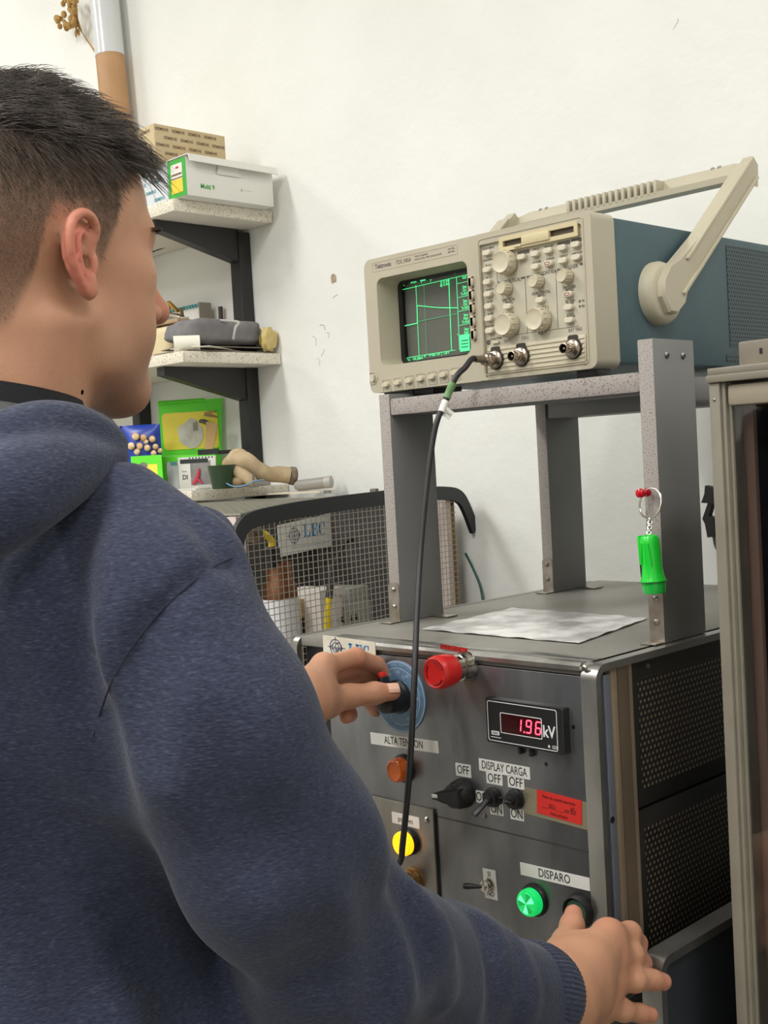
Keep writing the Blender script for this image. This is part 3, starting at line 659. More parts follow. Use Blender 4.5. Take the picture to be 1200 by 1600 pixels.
# keys under the screen, keys beside it
def key(p, w_=.011, h=.0062, L=.006, m=None, par=None):
    return obj('key', MB().prism(rrect(-w_/2, w_/2, -h/2, h/2, h*.42, 4), p, X_, Z_, -Y_, L, 0, h*.15), m or M_key, par or sc)
for k in range(7):
    c = S(604.5+17.9*k, 601.5-3.05*k*1.0)
    obj('key_pocket', MB().ring(rrect(-.0075, .0075, -.009, .007, .001, 2), rrect(-.0069, .0069, -.0084, .0064, .001, 2), c, X_, Z_, -Y_, .0006), M_bei, sc)
    key(c, .0105, .0058, .005, M_bei2)
for k in range(5): c = S(738+.9*k, 441+20.6*k); key(V(xm-.009, y0, c[2]), .0065, .0135, .005, M_bei2)
b = MB().ring([(x0+.0005, z0+.012), (x0+.010, z0+.012), (x0+.0145, z0+.019), (x0+.0145, z0+.021), (x0+.010, z0+.028), (x0+.0005, z0+.028)], [(x0+.0012, z0+.0128), (x0+.0096, z0+.0128), (x0+.0135, z0+.0192), (x0+.0135, z0+.0208), (x0+.0096, z0+.0272), (x0+.0012, z0+.0272)], (0, y0, 0), X_, Z_, -Y_, .0012)
b.prism(rrect(-.003, .0035, -.0045, .0045, .002, 4), (x0+.007, y0, z0+.020), X_, Z_, -Y_, .004); obj('power_switch', b, M_bei2, sc)
# control half: raised rim, recessed plate
yc = y0+.003
obj('control_bezel', MB().ring(rrect(xm, x1+.001, z0, z1, (.002, .010, .010, .002), 6), rrect(xm+.006, x1-.012, z0+.004, z1-.013, (.001, .003, .004, .001), 6), (0, y0+.044, 0), X_, Z_, -Y_, .045), M_bei, sc)
obj('control_plate', MB().box(xm+.005, x1-.011, yc, yc+.005, z0+.003, z1-.012), mat('pale_control_plate', (188, 182, 162), .5, col2=(184, 178, 158), nscale=10), sc)
b = MB().ring(rrect(xm+.004, x1-.009, z0+.006, z1-.006, .004, 3), rrect(xm+.005, x1-.010, z0+.007, z1-.007, .004, 3), (0, y0-.001, 0), X_, Z_, -Y_, .0008); obj('bezel_groove', b, M_bei, sc)
def C(px, py): return S(px, py, yc)
# floppy drive slot
fl, fr = C(783.5, 384)[0], C(906, 355)[0]; fz = C(846, 370)[2]
f_ = obj('disk_drive', MB().ring(rrect(fl, fr, fz-.0085, fz+.0085, .0008, 2), rrect(fl+.006, fr-.005, fz-.0035, fz+.0035, .0005, 2), (0, yc+.001, 0), X_, Z_, -Y_, .006), M_beid, sc)
obj('slot', MB().box(fl+.005, fr-.004, yc-.0012, yc-.0004, fz-.0045, fz+.0045), mat('dark_slot', (70, 58, 40), .5), f_)
obj('slot_flap', MB().box((fl+fr)/2-.022, (fl+fr)/2+.018, yc-.0068, yc-.0012, fz-.0062, fz+.0048, .0008), M_beid, f_)
obj('eject_button', MB().box(fl+.024, fl+.034, yc-.0068, yc-.0050, fz-.0070, fz-.0040, .0006), M_beid, f_)
# knobs
def knob(px, py, r, L):
    c = C(px, py)
    k = obj('knob', MB().lathe([(r*1.02, .001), (r*1.02, L*.5), (r*.93, L*.9), (r*.86, L), (r*.80, L-.0006), (r*.3, L-.001)], c, -Y_, 36), M_bei2, sc)
    b = MB()
    for i in range(14):
        a = 2*math.pi*i/14; d = V(math.cos(a), 0, math.sin(a)); b.obox(c+d*r*.985-Y_*L*.5, d, Y_, np.cross(d, Y_), .0012, L*.72, r*.13, .0004)
    obj('grip_ribs', b, M_bei2, k)
for px, py in ((795, 411), (798, 508), (847, 499.5)): knob(px, py, .0140, .016)
for px, py in ((793.5, 451), (843, 440), (888, 432)): knob(px, py, .0078, .014)
# keys
KEYS = [(763.5, 395.5), (764, 422), (764.5, 441), (765.5, 460), (766.5, 479), (767, 498), (768, 517), (818, 402), (838.5, 397), (859, 392), (881, 387.5), (902, 382.5), (839, 417), (860, 412), (882, 407.5), (903, 402.5), (796, 479), (846.5, 469), (890.5, 460), (891, 480.5), (892, 500.5)]
for i, (px, py) in enumerate(KEYS):
    c = C(px, py); k = key(c, .0118, .0066, .0062)
    if i in (13, 18): obj('key_print', MB().ring(rrect(-.0038, .0038, -.0016, .0016, .001, 3), rrect(-.0032, .0032, -.001, .001, .0008, 3), c-Y_*.0062, X_, Z_, -Y_, .0003), mat('maroon_print', (136, 66, 60), .5), k)
# print on the plate
b = MB()
def tx(px, py, t, h=.0032, sx=.9, bd=.00008): b.text(t, C(px, py), X_, Z_, h, 0, sx=sx, bold=bd)
def rect(px0, py0, px1, py1, w_):
    p, q = C(px0, py0), C(px1, py1); d = unit(q-p); n = V(-d[2], 0, d[0])*w_/2; b.add([p-n-Y_*.0002, q-n-Y_*.0002, q+n-Y_*.0002, p+n-Y_*.0002], [[0, 1, 2, 3]], 0, False)
tx(802, 438.2, 'VERTICAL', .0040); tx(849.5, 427, 'HORIZONTAL', .0040, .85); tx(891.5, 417.5, 'TRIGGER', .0040)
rect(778, 442, 790, 439.5, .0024); rect(814, 435, 820.5, 433.4, .0024); rect(823, 433, 829, 431.7, .0024); rect(866.5, 423.5, 869, 423, .0024); rect(870.5, 422, 877, 420.6, .0024); rect(906.5, 413, 912, 411.8, .0024)
rect(820.5, 433, 824.5, 521, .0007); rect(868.5, 423, 872, 513, .0007); rect(776.5, 425, 777.5, 441, .0007); rect(755, 408, 771, 404.5, .0012)
tx(792, 443.5, 'POSITION', .0024); tx(795, 468.5, 'VERTICAL', .0034); tx(796, 473, 'MENU', .0032); tx(845.5, 457.5, 'HORIZONTAL', .0034, .85); tx(846.5, 462, 'MENU', .0032); tx(889.5, 449, 'TRIGGER', .0034); tx(890.5, 453.5, 'MENU', .0032)
tx(794, 490.5, '◠ SCALE', .0034); tx(847, 481.5, '( SCALE )', .0036); tx(841.5, 430.5, '◂ POSITION ▸', .0026); tx(888, 422, 'LEVEL', .0024)
tx(891, 470.5, 'SET LEVEL', .0024); tx(891, 474, 'TO 50%', .0024); tx(891.5, 491.5, 'FORCE', .0024); tx(892, 495, 'TRIGGER', .0024); tx(912.5, 470, "■ TRIG'D", .0026); tx(912.5, 478, '● READY', .0026)
for px, py, t in ((764, 414.5, '● CH 1'), (764.5, 433.5, '● CH 2'), (765.5, 452.5, '● MATH'), (766, 471.5, '● REF1'), (767, 490.5, '● REF2'), (767, 509.5, 'WAVEFORM OFF'), (838, 389.5, 'UTILITY'), (858, 385, 'MEASURE'), (839, 409.5, 'ACQUIRE'), (860, 404.5, 'CURSOR'), (881, 400, 'DISPLAY'), (902.5, 395.5, 'HARDCOPY'), (763, 388, 'CLEAR MENU')): tx(px, py, t, .0024, .85)
tx(775, 529.5, 'PROBE COMP', .0022); tx(793, 533, 'CH 1', .0036); tx(820.5, 528, 'CH 2', .0036); tx(899, 515.5, 'EXT TRIG', .0036, .85); rect(784, 532, 912, 511, .0005) if 0 else None
tx(847, 520, 'X ⚠ Y', .0030); rect(776, 527, 905, 509.5, .0005); rect(776, 527, 777, 533, .0005)
for px, py, t in ((818, 394, 'AUTOSET'), (881, 380, 'RUN/STOP'), (902.5, 375, 'SAVE/RECALL')):
    c = C(px, py); b.prism(rrect(-.0088, .0088, -.0022, .0022, .001, 3), c, X_, Z_, -Y_, .0002)
b.lathe([(.0033, 0), (.0033, .0002)], C(763.5, 535), -Y_, 18)
obj('panel_print', b, M_prn, sc)
# connector strip with ribs
cz0, cz1 = z0+.006, C(760, 544)[2]; cl, cr = xm+.008, x1-.015
b = MB().box(cl, cr, yc-.0015, yc+.001, cz0, cz1, .0006)
for k in range(7): zz = cz1-.0035-.0052*k; b.box(cl+.001, cr-.002, yc-.0026, yc-.0013, zz-.0011, zz+.0011, .0005)
obj('connector_strip', b, M_bei2, sc)
M_bnc = mat('bnc_metal', (172, 160, 146), .25, .95)
BN = []
for px, py in ((777, 562), (817, 557), (898, 545)):
    c = C(px, py)-Y_*.0018; BN.append(c)
    j = obj('socket_recess', MB().prism([(.0120*math.cos(a), .0120*math.sin(a)) for a in np.linspace(0, 2*math.pi, 28, endpoint=False)], c, X_, Z_, -Y_, .0016).prism(rrect(-.007, .007, .007, .0155, .003, 4), c, X_, Z_, -Y_, .0014), mat('dark_recess', (46, 42, 36), .5), sc)
    b = MB().lathe([(.0108, .0016), (.0108, .004), (.0098, .005), (.0064, .006), (.0064, .009), (.0070, .0092), (.0070, .011), (.0058, .0112), (.0058, .020), (.0050, .0202), (.0050, .010)], c, -Y_, 28, cap1=False)
    b.lathe([(.0016, .009), (.0016, .018), (.0012, .0185)], c, -Y_, 10); b.cyl(c+V(-.0055, -.015, 0), c+V(-.0085, -.015, 0), .0013); b.cyl(c+V(.0055, -.015, 0), c+V(.0085, -.015, 0), .0013)
    obj('bnc_socket', b, M_bnc, sc)
obj('ground_tab', MB().box(C(775, 535)[0]-.004, C(775, 535)[0]+.006, yc-.003, yc, C(775, 535)[2]-.0016, C(775, 535)[2]+.0012, .0005), M_bei2, sc)
# feet
for fx in (x0+.052, x1-.024):
    for fy in (y0+.012, y0+.36): obj('foot', MB().box(fx-.014, fx+.014, fy, fy+.03, ZBM+.0002, z0+.0055, .002), M_blk2, sc)
obj('tilt_bail', MB().tube([(x0+.02, y0+.03, z0+.003), (x0+.02, y0+.02, z0-.005), (x0+.075, y0+.02, z0-.006)], .0035, 8, sub=1).box(x0+.01, x0+.10, y0+.014, y0+.07, z0-.0085, z0+.004, .002), M_blk2, sc)
# handle: hubs, two arms, cross bar with grip ribs
hb = V(x1, 1.237, 1.629); top = V(x1+.012, 1.436, 1.797)
av = unit(top-hb-V(.012, 0, 0)); pv_ = unit(np.cross(X_, av))
hl = np.linalg.norm((top-hb)[1:])
M_han = mat('beige_handle', (184, 176, 154), .5)
def side(xs, sg):
    h = V(xs, hb[1], hb[2])
    hub = obj('handle_hub', MB().lathe([(.0375, 0), (.0375, .008), (.0345, .014), (.030, .017), (.012, .018)], h, X_*sg, 40), M_han, sc)
    o = h+X_*sg*.010
    # arm as a channel: a plate with raised rims
    poly = [(-.024, -.012), (-.014, -.022), (.006, -.024), (.024, -.016), (hl*.5, -.014), (hl+.006, -.013), (hl+.016, -.004), (hl+.014, .010), (hl*.4, .0135), (.034, .020), (.012, .026), (-.010, .022), (-.022, .010)]
    b = MB().prism(poly, o, av, pv_, X_*sg, .016, 0, .003)
    rim = [(hl*.42, -.0165), (hl+.006, -.0165), (hl+.021, -.005), (hl+.018, .0135), (hl*.42, .0165)]
    arm = obj('handle_arm', b, M_han, sc)
    b = MB().obox(o+av*hl*.52+pv_*(-.0128)+X_*sg*.009, av, pv_, X_, hl*.95, .004, .021, .001); b.obox(o+av*hl*.58+pv_*.0118+X_*sg*.009, av, pv_, X_, hl*.80, .004, .021, .001)
    obj('arm_rim', b, M_han, arm)
    return o+av*hl
e1 = side(x1, 1); e2 = side(x0+.006, -1)
# cross bar: L section, back wall and floor, ribs on the grip
xa, xb = e2[0]-.012, e1[0]+.014
yb_, zb__ = e1[1], e1[2]
prof = [(-.010, -.012), (.014, -.012), (.016, .010), (.011, .014), (.008, .010), (.006, -.006), (-.008, -.006), (-.011, -.004)]
b = MB(); L_ = xb-xa
pts = [(xa, 0), (xa+.012, .006), (xa+.035, .010), (xb-.03, .010), (xb-.010, .006), (xb, 0)]
rings = []
for xx, up in pts: rings.append([V(xx, yb_+q[0], zb__+q[1]-.010+up) for q in prof])
n = len(prof); vs = [p for r in rings for p in r]; fs = [[k*n+i, k*n+(i+1) % n, (k+1)*n+(i+1) % n, (k+1)*n+i][::-1] for k in range(len(rings)-1) for i in range(n)]
fs += [list(range(n)), [(len(rings)-1)*n+i for i in range(n)][::-1]]
b.add(vs, fs); cb = obj('cross_bar', b, M_han, sc)
b = MB()
for k in range(15): xx = xa+L_*(.30+.36*k/14); b.box(xx-.0028, xx+.0028, yb_-.0115, yb_+.0135, zb__-.007, zb__+.0125, .0015)
obj('grip_ribs', b, M_han, cb)
b = MB()
for xx in (xa+.055, xa+.066, xb-.062, xb-.052): b.lathe([(.0028, 0), (.0028, .003), (.0012, .004)], (xx, yb_+.012, zb__+.012), Z_, 10)
obj('bar_pins', b, M_scr, cb)

# ---------------------------------------------------------------- coaxial cable from the scope to the panel
cc = BN[0]
pl = cc-Y_*.012
def K(px, py, y): return at(px, py, 1, y)
path = [pl-Y_*.020, pl-Y_*.032, K(727, 574, 1.056), K(712, 590, 1.043), K(696, 627, 1.032), K(684, 655, 1.02), K(676, 690, 1.012), K(667, 760, .998), K(657.5, 860, .975), K(651.5, 960, .945), K(647.5, 1060, .915), K(642, 1170, .893), K(636, 1250, .885), K(629, 1320, .882), K(625, 1346, .886), SOCK-Y_*.020+Z_*.016, SOCK-Y_*.012+Z_*.006]
cbm = MB().tube(path, .0034, 12, sub=8)
co = tag(obj('coaxial_cable', cbm, M_blk, origin=pl), 'black coaxial cable hanging from the oscilloscope to the lower panel socket', 'cable')
obj('cable_plug', MB().lathe([(.0074, .0), (.0080, .001), (.0080, .009), (.0072, .010), (.0072, .013), (.0052, .0145), (.0046, .018), (.0042, .019), (.0042, .030)], pl+Y_*.002, -Y_, 24), M_bnc, co)['label'] = 'nickel bayonet plug'
tp = [K(706.5, 600.5, 1.044), K(702, 611, 1.0395), K(697.5, 622.5, 1.034)]
obj('green_tape', MB().tube([K(708.5, 597.5, 1.0402), K(705.5, 603.5, 1.0388), K(701.3, 613, 1.0365), K(697.5, 622.5, 1.033)], [.0044, .0047, .0043, .0046], 12, sub=3), mat('green_tape', (112, 150, 96), .5, col2=(96, 134, 84), nscale=60), co)
obj('cable_boot', MB().tube([SOCK-Y_*.020+Z_*.014, SOCK-Y_*.014+Z_*.003, SOCK], [.005, .0075, .0085], 14, sub=3), M_blk2, co)
tg = K(694, 633, 1.029)
b = MB().tube([K(696, 627, 1.032), K(693, 634.5, 1.0285), K(689.5, 644, 1.0245)], .0042, 12, sub=3)
tu = unit(V(.70, .713, 0)*.75-Z_*.60); tv = unit(V(.70, .713, 0)*.22+Z_*.95); tv = unit(tv-tu*np.dot(tu, tv)); tn_ = np.cross(tu, tv)
to = K(691, 640, 1.0265)
b.prism([(.002, -.0055), (.0135, -.0055), (.0135, .0055), (.002, .0055)], to, tu, tv, tn_, .0006); b.text('CH1', to+tu*.008+tn_*.0006, tu, tv, .0036, 1)
b.text('CH1', to+tu*.008, -tu, tv, .0036, 1)
obj('paper_tag', b, [M_white, M_ink], co)
# ---------------------------------------------------------------- glass door cabinet at the right
M_olive = mat('olive_grey_paint', (128, 122, 108), .42, col2=(120, 114, 101), nscale=20); M_olive2 = mat('beige_grey_rail', (150, 140, 122), .45)
M_dark = mat('dark_interior', (30, 27, 26), .7); M_brown = mat('brown_panel', (160, 130, 114), .6); M_glass = mat('cabinet_glass', (235, 235, 235), .03, trans=1.0, spec=.5)
YC = 1.0; CX = -.581; CT = 1.519; CR = -.02; CD = .40
cbt = thing('glass_cabinet', 'olive grey framed cabinet with dark brown interior at the right edge', 'cabinet', ((CX+CR)/2, YC+.2, 0))
def prof_stile(xa, xb, s):
    b = MB(); b.box(xa, xa+s*.0110, YC, YC+.03, .06, CT-.0135, .0012); b.box(xa+s*.0110, xa+s*.0150, YC+.003, YC+.03, .06, CT-.0135, .001); b.box(xa+s*.0150, xa+s*.0180, YC+.008, YC+.03, .06, CT-.0135, .001); return b
obj('door_stile', prof_stile(CX, 0, 1), M_olive, cbt); obj('door_stile', prof_stile(CR, 0, -1), M_olive, cbt)
b = MB().box(CX-.001, CR+.001, YC-.003, YC+.03, CT-.0135, CT-.0065, .001); b.box(CX-.001, CR+.001, YC, YC+CD, CT-.0065, CT, .0012); obj('top_rail', b, M_olive, cbt)
obj('inner_rail', MB().box(CX+.0165, CR-.0165, YC+.003, YC+.010, CT-.036, CT-.016, .004), M_olive2, cbt)
obj('bottom_rail', MB().box(CX, CR, YC, YC+.03, .02, .06, .002), M_olive, cbt)
obj('glass_pane', MB().box(CX+.0165, CR-.0165, YC+.0105, YC+.0125, .06, CT-.03), M_glass, cbt)
for xx in (CX, CR-.004): obj('side_wall', MB().box(xx, xx+.004, YC+.03, YC+CD, .02, CT-.007), M_olive, cbt)
obj('back_wall', MB().box(CX+.004, CR-.004, YC+CD-.004, YC+CD, .02, CT-.007), M_dark, cbt)
obj('interior_panel', MB().box(at(1151, 900, 1, YC+.032)[0], at(1188, 900, 1, YC+.032)[0], YC+.032, YC+.038, .06, CT-.02), M_brown, cbt)
obj('interior_shelf', MB().box(CX+.008, CR-.004, YC+.040, YC+CD-.006, 1.157, 1.1605), M_white, cbt)
obj('interior_liner', MB().box(CX+.004, CX+.007, YC+.03, YC+CD-.006, .03, CT-.02), M_dark, cbt)
c = at(1116, 625, 1, YC); obj('rivet', MB().lathe([(.0015, 0), (.0015, .0005), (.0008, .001)], c, -Y_, 10), M_scr, cbt)
# black latch on the left side of the cabinet
Yl = 1.06
def Lc(px, py): return at(px, py, 1, Yl)
def poly_px(b, pts, Y, d, mi=0, f=None):
    P = [at(px, py, 1, Y) for px, py in pts]; o = P[0]; pl = [((p-o)[0], (p-o)[2]) for p in P]
    if sum(pl[i][0]*pl[(i+1) % len(pl)][1]-pl[(i+1) % len(pl)][0]*pl[i][1] for i in range(len(pl))) < 0: pl = pl[::-1]
    return b.prism(pl, o, X_, Z_, -Y_, d, mi)
b = MB(); poly_px(b, [(1108, 758), (1123, 762), (1121, 786), (1102, 785), (1107, 771)], Yl, .008); poly_px(b, [(1112, 784), (1118, 786), (1113, 805), (1121, 808), (1122, 838), (1111, 839), (1107, 818), (1103, 810)], Yl, .007)
lt = obj('side_latch', b, M_blk2, cbt); b = MB(); b.tube([Lc(1116, 838), Lc(1118, 850), Lc(1121, 858)], .0018, 8); obj('latch_pin', b, M_scr, lt)
obj('latch_arm', MB().tube([at(1119, 775, 1, Yl), V(CX+.001, Yl, Lc(1119, 775)[2])], .004, 8), M_blk2, lt)
# grey terminal box and papers on the cabinet
pbx = at(1142, 562, 2, CT)
b = MB().box(-.5660, -.44, 1.03, 1.10, CT+.0012, CT+.024, .002); gb = obj('grey_box', b, mat('grey_metal_box', (120, 112, 98), .5, col2=(112, 104, 92), nscale=30), origin=(-.5, 1.06, CT))
tag(gb, 'small grey metal box lying on top of the olive grey cabinet', 'box')
c = at(1189, 549, 1, 1.03); obj('keyhole', MB().box(c[0]-.0012, c[0]+.0012, 1.0292, 1.0300, c[2]-.002, c[2]+.003), M_blk2, gb)
tag(obj('paper_sheet', MB().box(-.574, -.45, 1.015, 1.125, CT+.0002, CT+.001), M_white, origin=(-.5, 1.07, CT)), 'white paper sheet under the grey box on the cabinet top', 'paper')

# ---------------------------------------------------------------- green flashlight hanging from the right front post
M_gpl = mat('bright_green_plastic', (20, 206, 52), .3, spec=.6, sub=.0); M_gpl2 = mat('clear_green_plastic', (40, 210, 80), .15, trans=.25)
fy = YP-.024
def FL(px, py, y=fy): return at(px, py, 1, y)
pin = thing('push_pin', 'red plastic push pin stuck in the speckled post edge', 'push pin', at(1018, 768, 1, YP))
p0 = at(1017, 769, 1, YP)
b = MB().lathe([(.0042, .0012), (.0046, .004), (.0030, .0065), (.0028, .011), (.0050, .0145), (.0046, .018), (.0020, .0195)], p0-Y_*.004, -Y_, 18); obj('pin_head', b, mat('clear_red_plastic', (214, 20, 44), .12, trans=.3), pin)
obj('pin_needle', MB().cyl(p0-Y_*.0002, p0-Y_*.006, .0006, n=8), M_chr, pin)
f_top, f_bot = FL(1014, 836), FL(1023, 927); ax = unit(f_bot-f_top)
fl_ = thing('flashlight', 'small bright green flashlight hanging by a key ring from the red pin', 'flashlight', f_top)
Lf = np.linalg.norm(f_bot-f_top)
obj('body', MB().lathe([(.004, -.0006), (.0085, .001), (.0102, .004), (.0106, .010), (.0106, Lf*.58), (.0116, Lf*.70), (.0132, Lf*.79)], f_top, ax, 30), M_gpl, fl_)
obj('lens_cap', MB().lathe([(.0140, Lf*.78), (.0142, Lf*.80), (.0126, Lf*.81), (.0118, Lf*.97), (.0108, Lf)], f_top, ax, 30), M_gpl2, fl_)
obj('lens_ring', MB().lathe([(.0142, Lf*.795), (.0142, Lf*.806)], f_top, ax, 30), mat('dark_green_line', (8, 60, 20), .5), fl_)
pb_ = unit(np.cross(ax, Y_))
b = MB()
for a in (-.006, .0, .006): b.tube([f_top+ax*.008-Y_*.0100+X_*a*.6, f_top+ax*Lf*.5-Y_*.0104+X_*a], [.0012, .0009], 8)
obj('body_ridges', b, M_gpl, fl_)
obj('clip', MB().obox(f_top+ax*Lf*.26-X_*.0105, ax, Y_, np.cross(ax, Y_), Lf*.5, .010, .003, .001), M_gpl, fl_)
obj('switch', MB().obox(f_top+ax*Lf*.60-X_*.0118, ax, Y_, np.cross(ax, Y_), .016, .006, .003, .001), M_blk2, fl_)
rc = FL(1019.5, 786, YP-.010); K = 20
obj('key_ring', MB().tube([rc+V(.0130*math.cos(2*math.pi*i/K), -.004+.004*math.sin(2*math.pi*i/K), .0155*math.sin(2*math.pi*i/K)) for i in range(K)], .0010, 8, sub=2, closed=True), M_chr, fl_)
a0, a1 = rc+V(.001, -.006, -.0155), f_top+ax*-.001
for k in range(6):
    c = a0+(a1-a0)*((k+.5)/6); d = unit(a1-a0); e = X_ if k % 2 else unit(np.cross(d, X_)); hl_ = np.linalg.norm(a1-a0)/6*.72
    obj('chain_link', MB().tube([c+d*hl_*math.cos(2*math.pi*i/10)+e*.0026*math.sin(2*math.pi*i/10) for i in range(10)], .0006, 6, sub=1, closed=True), M_chr, fl_)

# ---------------------------------------------------------------- wire mesh cage left of the test cabinet
CG0 = V(-1.530, 1.690, 0); CGU = unit(V(-.174, .985, 0)); CGN = unit(V(-.985, -.174, 0))        # CGN points into the cage
def cg(px, py, off=0.):
    d = ray(px, py); o = CG0+CGN*off; t = np.dot(o-CC, CGN)/np.dot(d, CGN); return CC+d*t
def cgp(s, z, off=0.): return CG0+CGU*s+CGN*off+Z_*z
M_wire = mat('zinc_wire', (170, 162, 148), .45, .5); M_trim = mat('black_rubber_trim', (34, 36, 38), .6); M_exp = mat('galvanised_mesh', (150, 147, 134), .55, .4)
CZ0, CZ1 = 1.02, 1.383; SN = -.600
cage = thing('mesh_cage', 'wire mesh cage with black rubber edge holding test parts, left of the test cabinet', 'cage', (-1.75, 1.4, .98))
M_cbase = mat('dark_bench', (88, 84, 78), .6); M_cfl = mat('bounce_white_floor', (226, 222, 216), .6); M_cpost = mat('pinkish_white_paint', (216, 200, 192), .6); M_wood = mat('raw_wood_edge', (140, 106, 62), .7, col2=(112, 82, 46), nscale=60); M_cboard = mat('dark_grey_board', (74, 73, 72), .7, col2=(68, 67, 66), nscale=30)
CL = .75
def cbox(s0, s1, o0, o1, z0, z1, bev=0, mi=0, b=None):
    b = b or MB(); b.obox(cgp((s0+s1)/2, (z0+z1)/2, (o0+o1)/2), CGU, CGN, Z_, s1-s0, o1-o0, z1-z0, bev, mi); return b
obj('base', cbox(SN, .005, .004, CL, CZ0-.03, CZ0), M_cfl, cage)  # base made white as a reflector, bouncing light up into the cage
b = MB()
n = int((0-SN)/.0127)
for i in range(n+1): s = SN+.0127*i; b.tube([cgp(s, CZ0), cgp(s, CZ1)], .00070, 4, sub=1)
nz = int((CZ1-CZ0)/.0102)
for i in range(nz+1): z = CZ0+.0102*i; b.tube([cgp(SN, z, -.0014), cgp(0, z, -.0014)], .00070, 4, sub=1)
obj('front_mesh', b, M_wire, cage)
b = MB(); W_ = CL; Ls = -SN
for i in range(1, int((Ls+W_)/.021)):
    t = .021*i
    for sg in (0, 1):
        # two families of diagonals, clipped to the rectangle
        u0, v0 = (t, 0) if t <= Ls else (Ls, t-Ls); u1, v1 = (0, t) if t <= W_ else (t-W_, W_)
        if sg: u0, u1 = Ls-u0, Ls-u1
        b.tube([cgp(SN+u0, CZ1, v0), cgp(SN+u1, CZ1, v1)], .0012, 4, sub=1)
b.tube([cgp(SN, CZ1, 0), cgp(0, CZ1, 0), cgp(0, CZ1, CL), cgp(SN, CZ1, CL)], .0022, 4, sub=1, closed=True)
obj('top_mesh', b, M_exp, cage)
obj('end_post', cbox(-.026, -.008, .004, .03, CZ0, CZ1-.004), M_cpost, cage)
obj('wooden_edge', cbox(-.007, .009, .006, .04, CZ0, CZ1-.012, .002), M_wood, cage)
obj('end_post', cbox(SN, SN+.02, .010, .04, CZ0, CZ1-.004), M_cpost, cage)
obj('end_wall', cbox(.010, .016, .05, CL, CZ0, CZ1-.002), M_cboard, cage)
obj('back_board', cbox(SN+.02, .0, .335, .345, CZ0, CZ1-.02), M_cboard, cage)
# rubber trim: a flat strip bent along the front edge
tp_ = [(366, 868), (372, 838), (380, 822), (398, 811), (450, 799), (520, 788), (590, 779), (650, 772), (697, 771), (716, 776), (727, 792), (741, 828)]
C_ = [cg(x, y, -.004) for x, y in tp_]
rs = MB(); PP = []
for i in range(len(C_)-1):
    for k in range(6):
        t = k/6; g = lambda j: C_[min(max(j, 0), len(C_)-1)]
        a, b_, c, d = g(i-1), g(i), g(i+1), g(i+2); PP.append(.5*((2*b_)+(c-a)*t+(2*a-5*b_+4*c-d)*t*t+(3*b_-a-3*c+d)*t**3))
PP.append(C_[-1]); PP = np.array(PP); T = np.gradient(PP, axis=0); T /= np.linalg.norm(T, axis=1)[:, None]
vs = []
for p, t in zip(PP, T):
    q = unit(np.cross(t, CGN)); vs += [p+q*.0125-CGN*.004, p-q*.0125-CGN*.004, p-q*.0125+CGN*.004, p+q*.0125+CGN*.004]
fs = [[4*k+i, 4*k+(i+1) % 4, 4*k+4+(i+1) % 4, 4*k+4+i] for k in range(len(PP)-1) for i in range(4)]+[[3, 2, 1, 0], [4*len(PP)-4+i for i in range(4)]]
bt = MB().add(vs, fs); bm_trim = obj('rubber_trim', bt, M_trim, cage)
# lab bench the cage stands on
bench = thing('lab_bench', 'dark lab bench under the wire mesh cage', 'bench', (-2.1, 1.4, 0))
obj('bench_top', MB().box(-2.75, -1.215, 1.02, WY-.003, .945, .985, .003), M_cbase, bench)
for xx in (-2.72, -1.28):
    for yy in (1.05, 1.68): obj('leg', MB().box(xx, xx+.05, yy, yy+.05, 0, .945, .003), M_bsteel, bench)
# things inside the cage
def frame_at(p, rot=0.):
    """local axes: u along the cage front (towards the far end), n out towards the viewer"""
    return CGU, Z_, -CGN
zb = CZ0+.0005
def ccyl(name, prof, px, pz_off, off, m, label, cat, n=28):
    pass
# white printed plate
q0, q1 = cg(433, 821, .31), cg(514, 805, .31); u = CGU; wd = np.linalg.norm((q1-q0)[:2]); hh = .062
o = q0-Z_*hh; 
sg = MB().prism([(0, 0), (wd, .008), (wd, hh+.012), (0, hh)], o, u, Z_, -CGN, .0015)
emblem(sg, o+u*wd*.29+Z_*hh*.62-CGN*.0015, u, Z_, .0155, 2); sg.text('Grupo', o+u*wd*.29+Z_*hh*.62-CGN*.0017, u, Z_, .006, 2, sx=.8)
serif_LEC(sg, o+u*wd*.47+Z_*hh*.52-CGN*.0015, u, Z_, .0265, 1); sg.prism([(wd*.2, hh*.22), (wd*.95, hh*.26), (wd*.95, hh*.27), (wd*.2, hh*.23)], o, u, Z_, -CGN, .0018, 1)
tag(obj('sign_plate', sg, [M_white, M_blue, M_navy], origin=q0), 'white sign with blue letters and round emblem inside the wire cage', 'sign')
M_cop = mat('copper', (140, 94, 66), .38, .75, col2=(112, 74, 52), nscale=16); M_pvc = mat('white_plastic', (226, 224, 226), .4); M_yel = mat('yellow_cable', (238, 206, 20), .4)
# insulator: white cylinder, copper cup, black cap, yellow lead, brass ball
ic = cg(436, 900, .12); ir = .0315
ins = thing('insulator_column', 'white plastic column with copper cup and black cap inside the wire cage', 'insulator', (ic[0], ic[1], zb))
z1_, z2_, z3_ = cg(436, 935, .12)[2], cg(436, 879, .12)[2], cg(424, 854, .12)[2]
o = V(ic[0], ic[1], 0)
obj('column', MB().lathe([(ir, zb), (ir, z1_)], o, Z_, 32), M_pvc, ins)
obj('copper_cup', MB().lathe([(ir*.96, z1_), (ir*.94, z1_+.02), (ir*.74, z1_+.034), (ir*.72, z2_), (ir*.66, z2_), (ir*.64, z2_-.01)], o, Z_, 32), M_cop, ins)
o2 = cg(425, 866, .12); o2[2] = 0
obj('black_cap', MB().lathe([(.014, z2_-.008), (.014, z3_-.004), (.010, z3_)], o2, Z_, 20), M_blk2, ins)
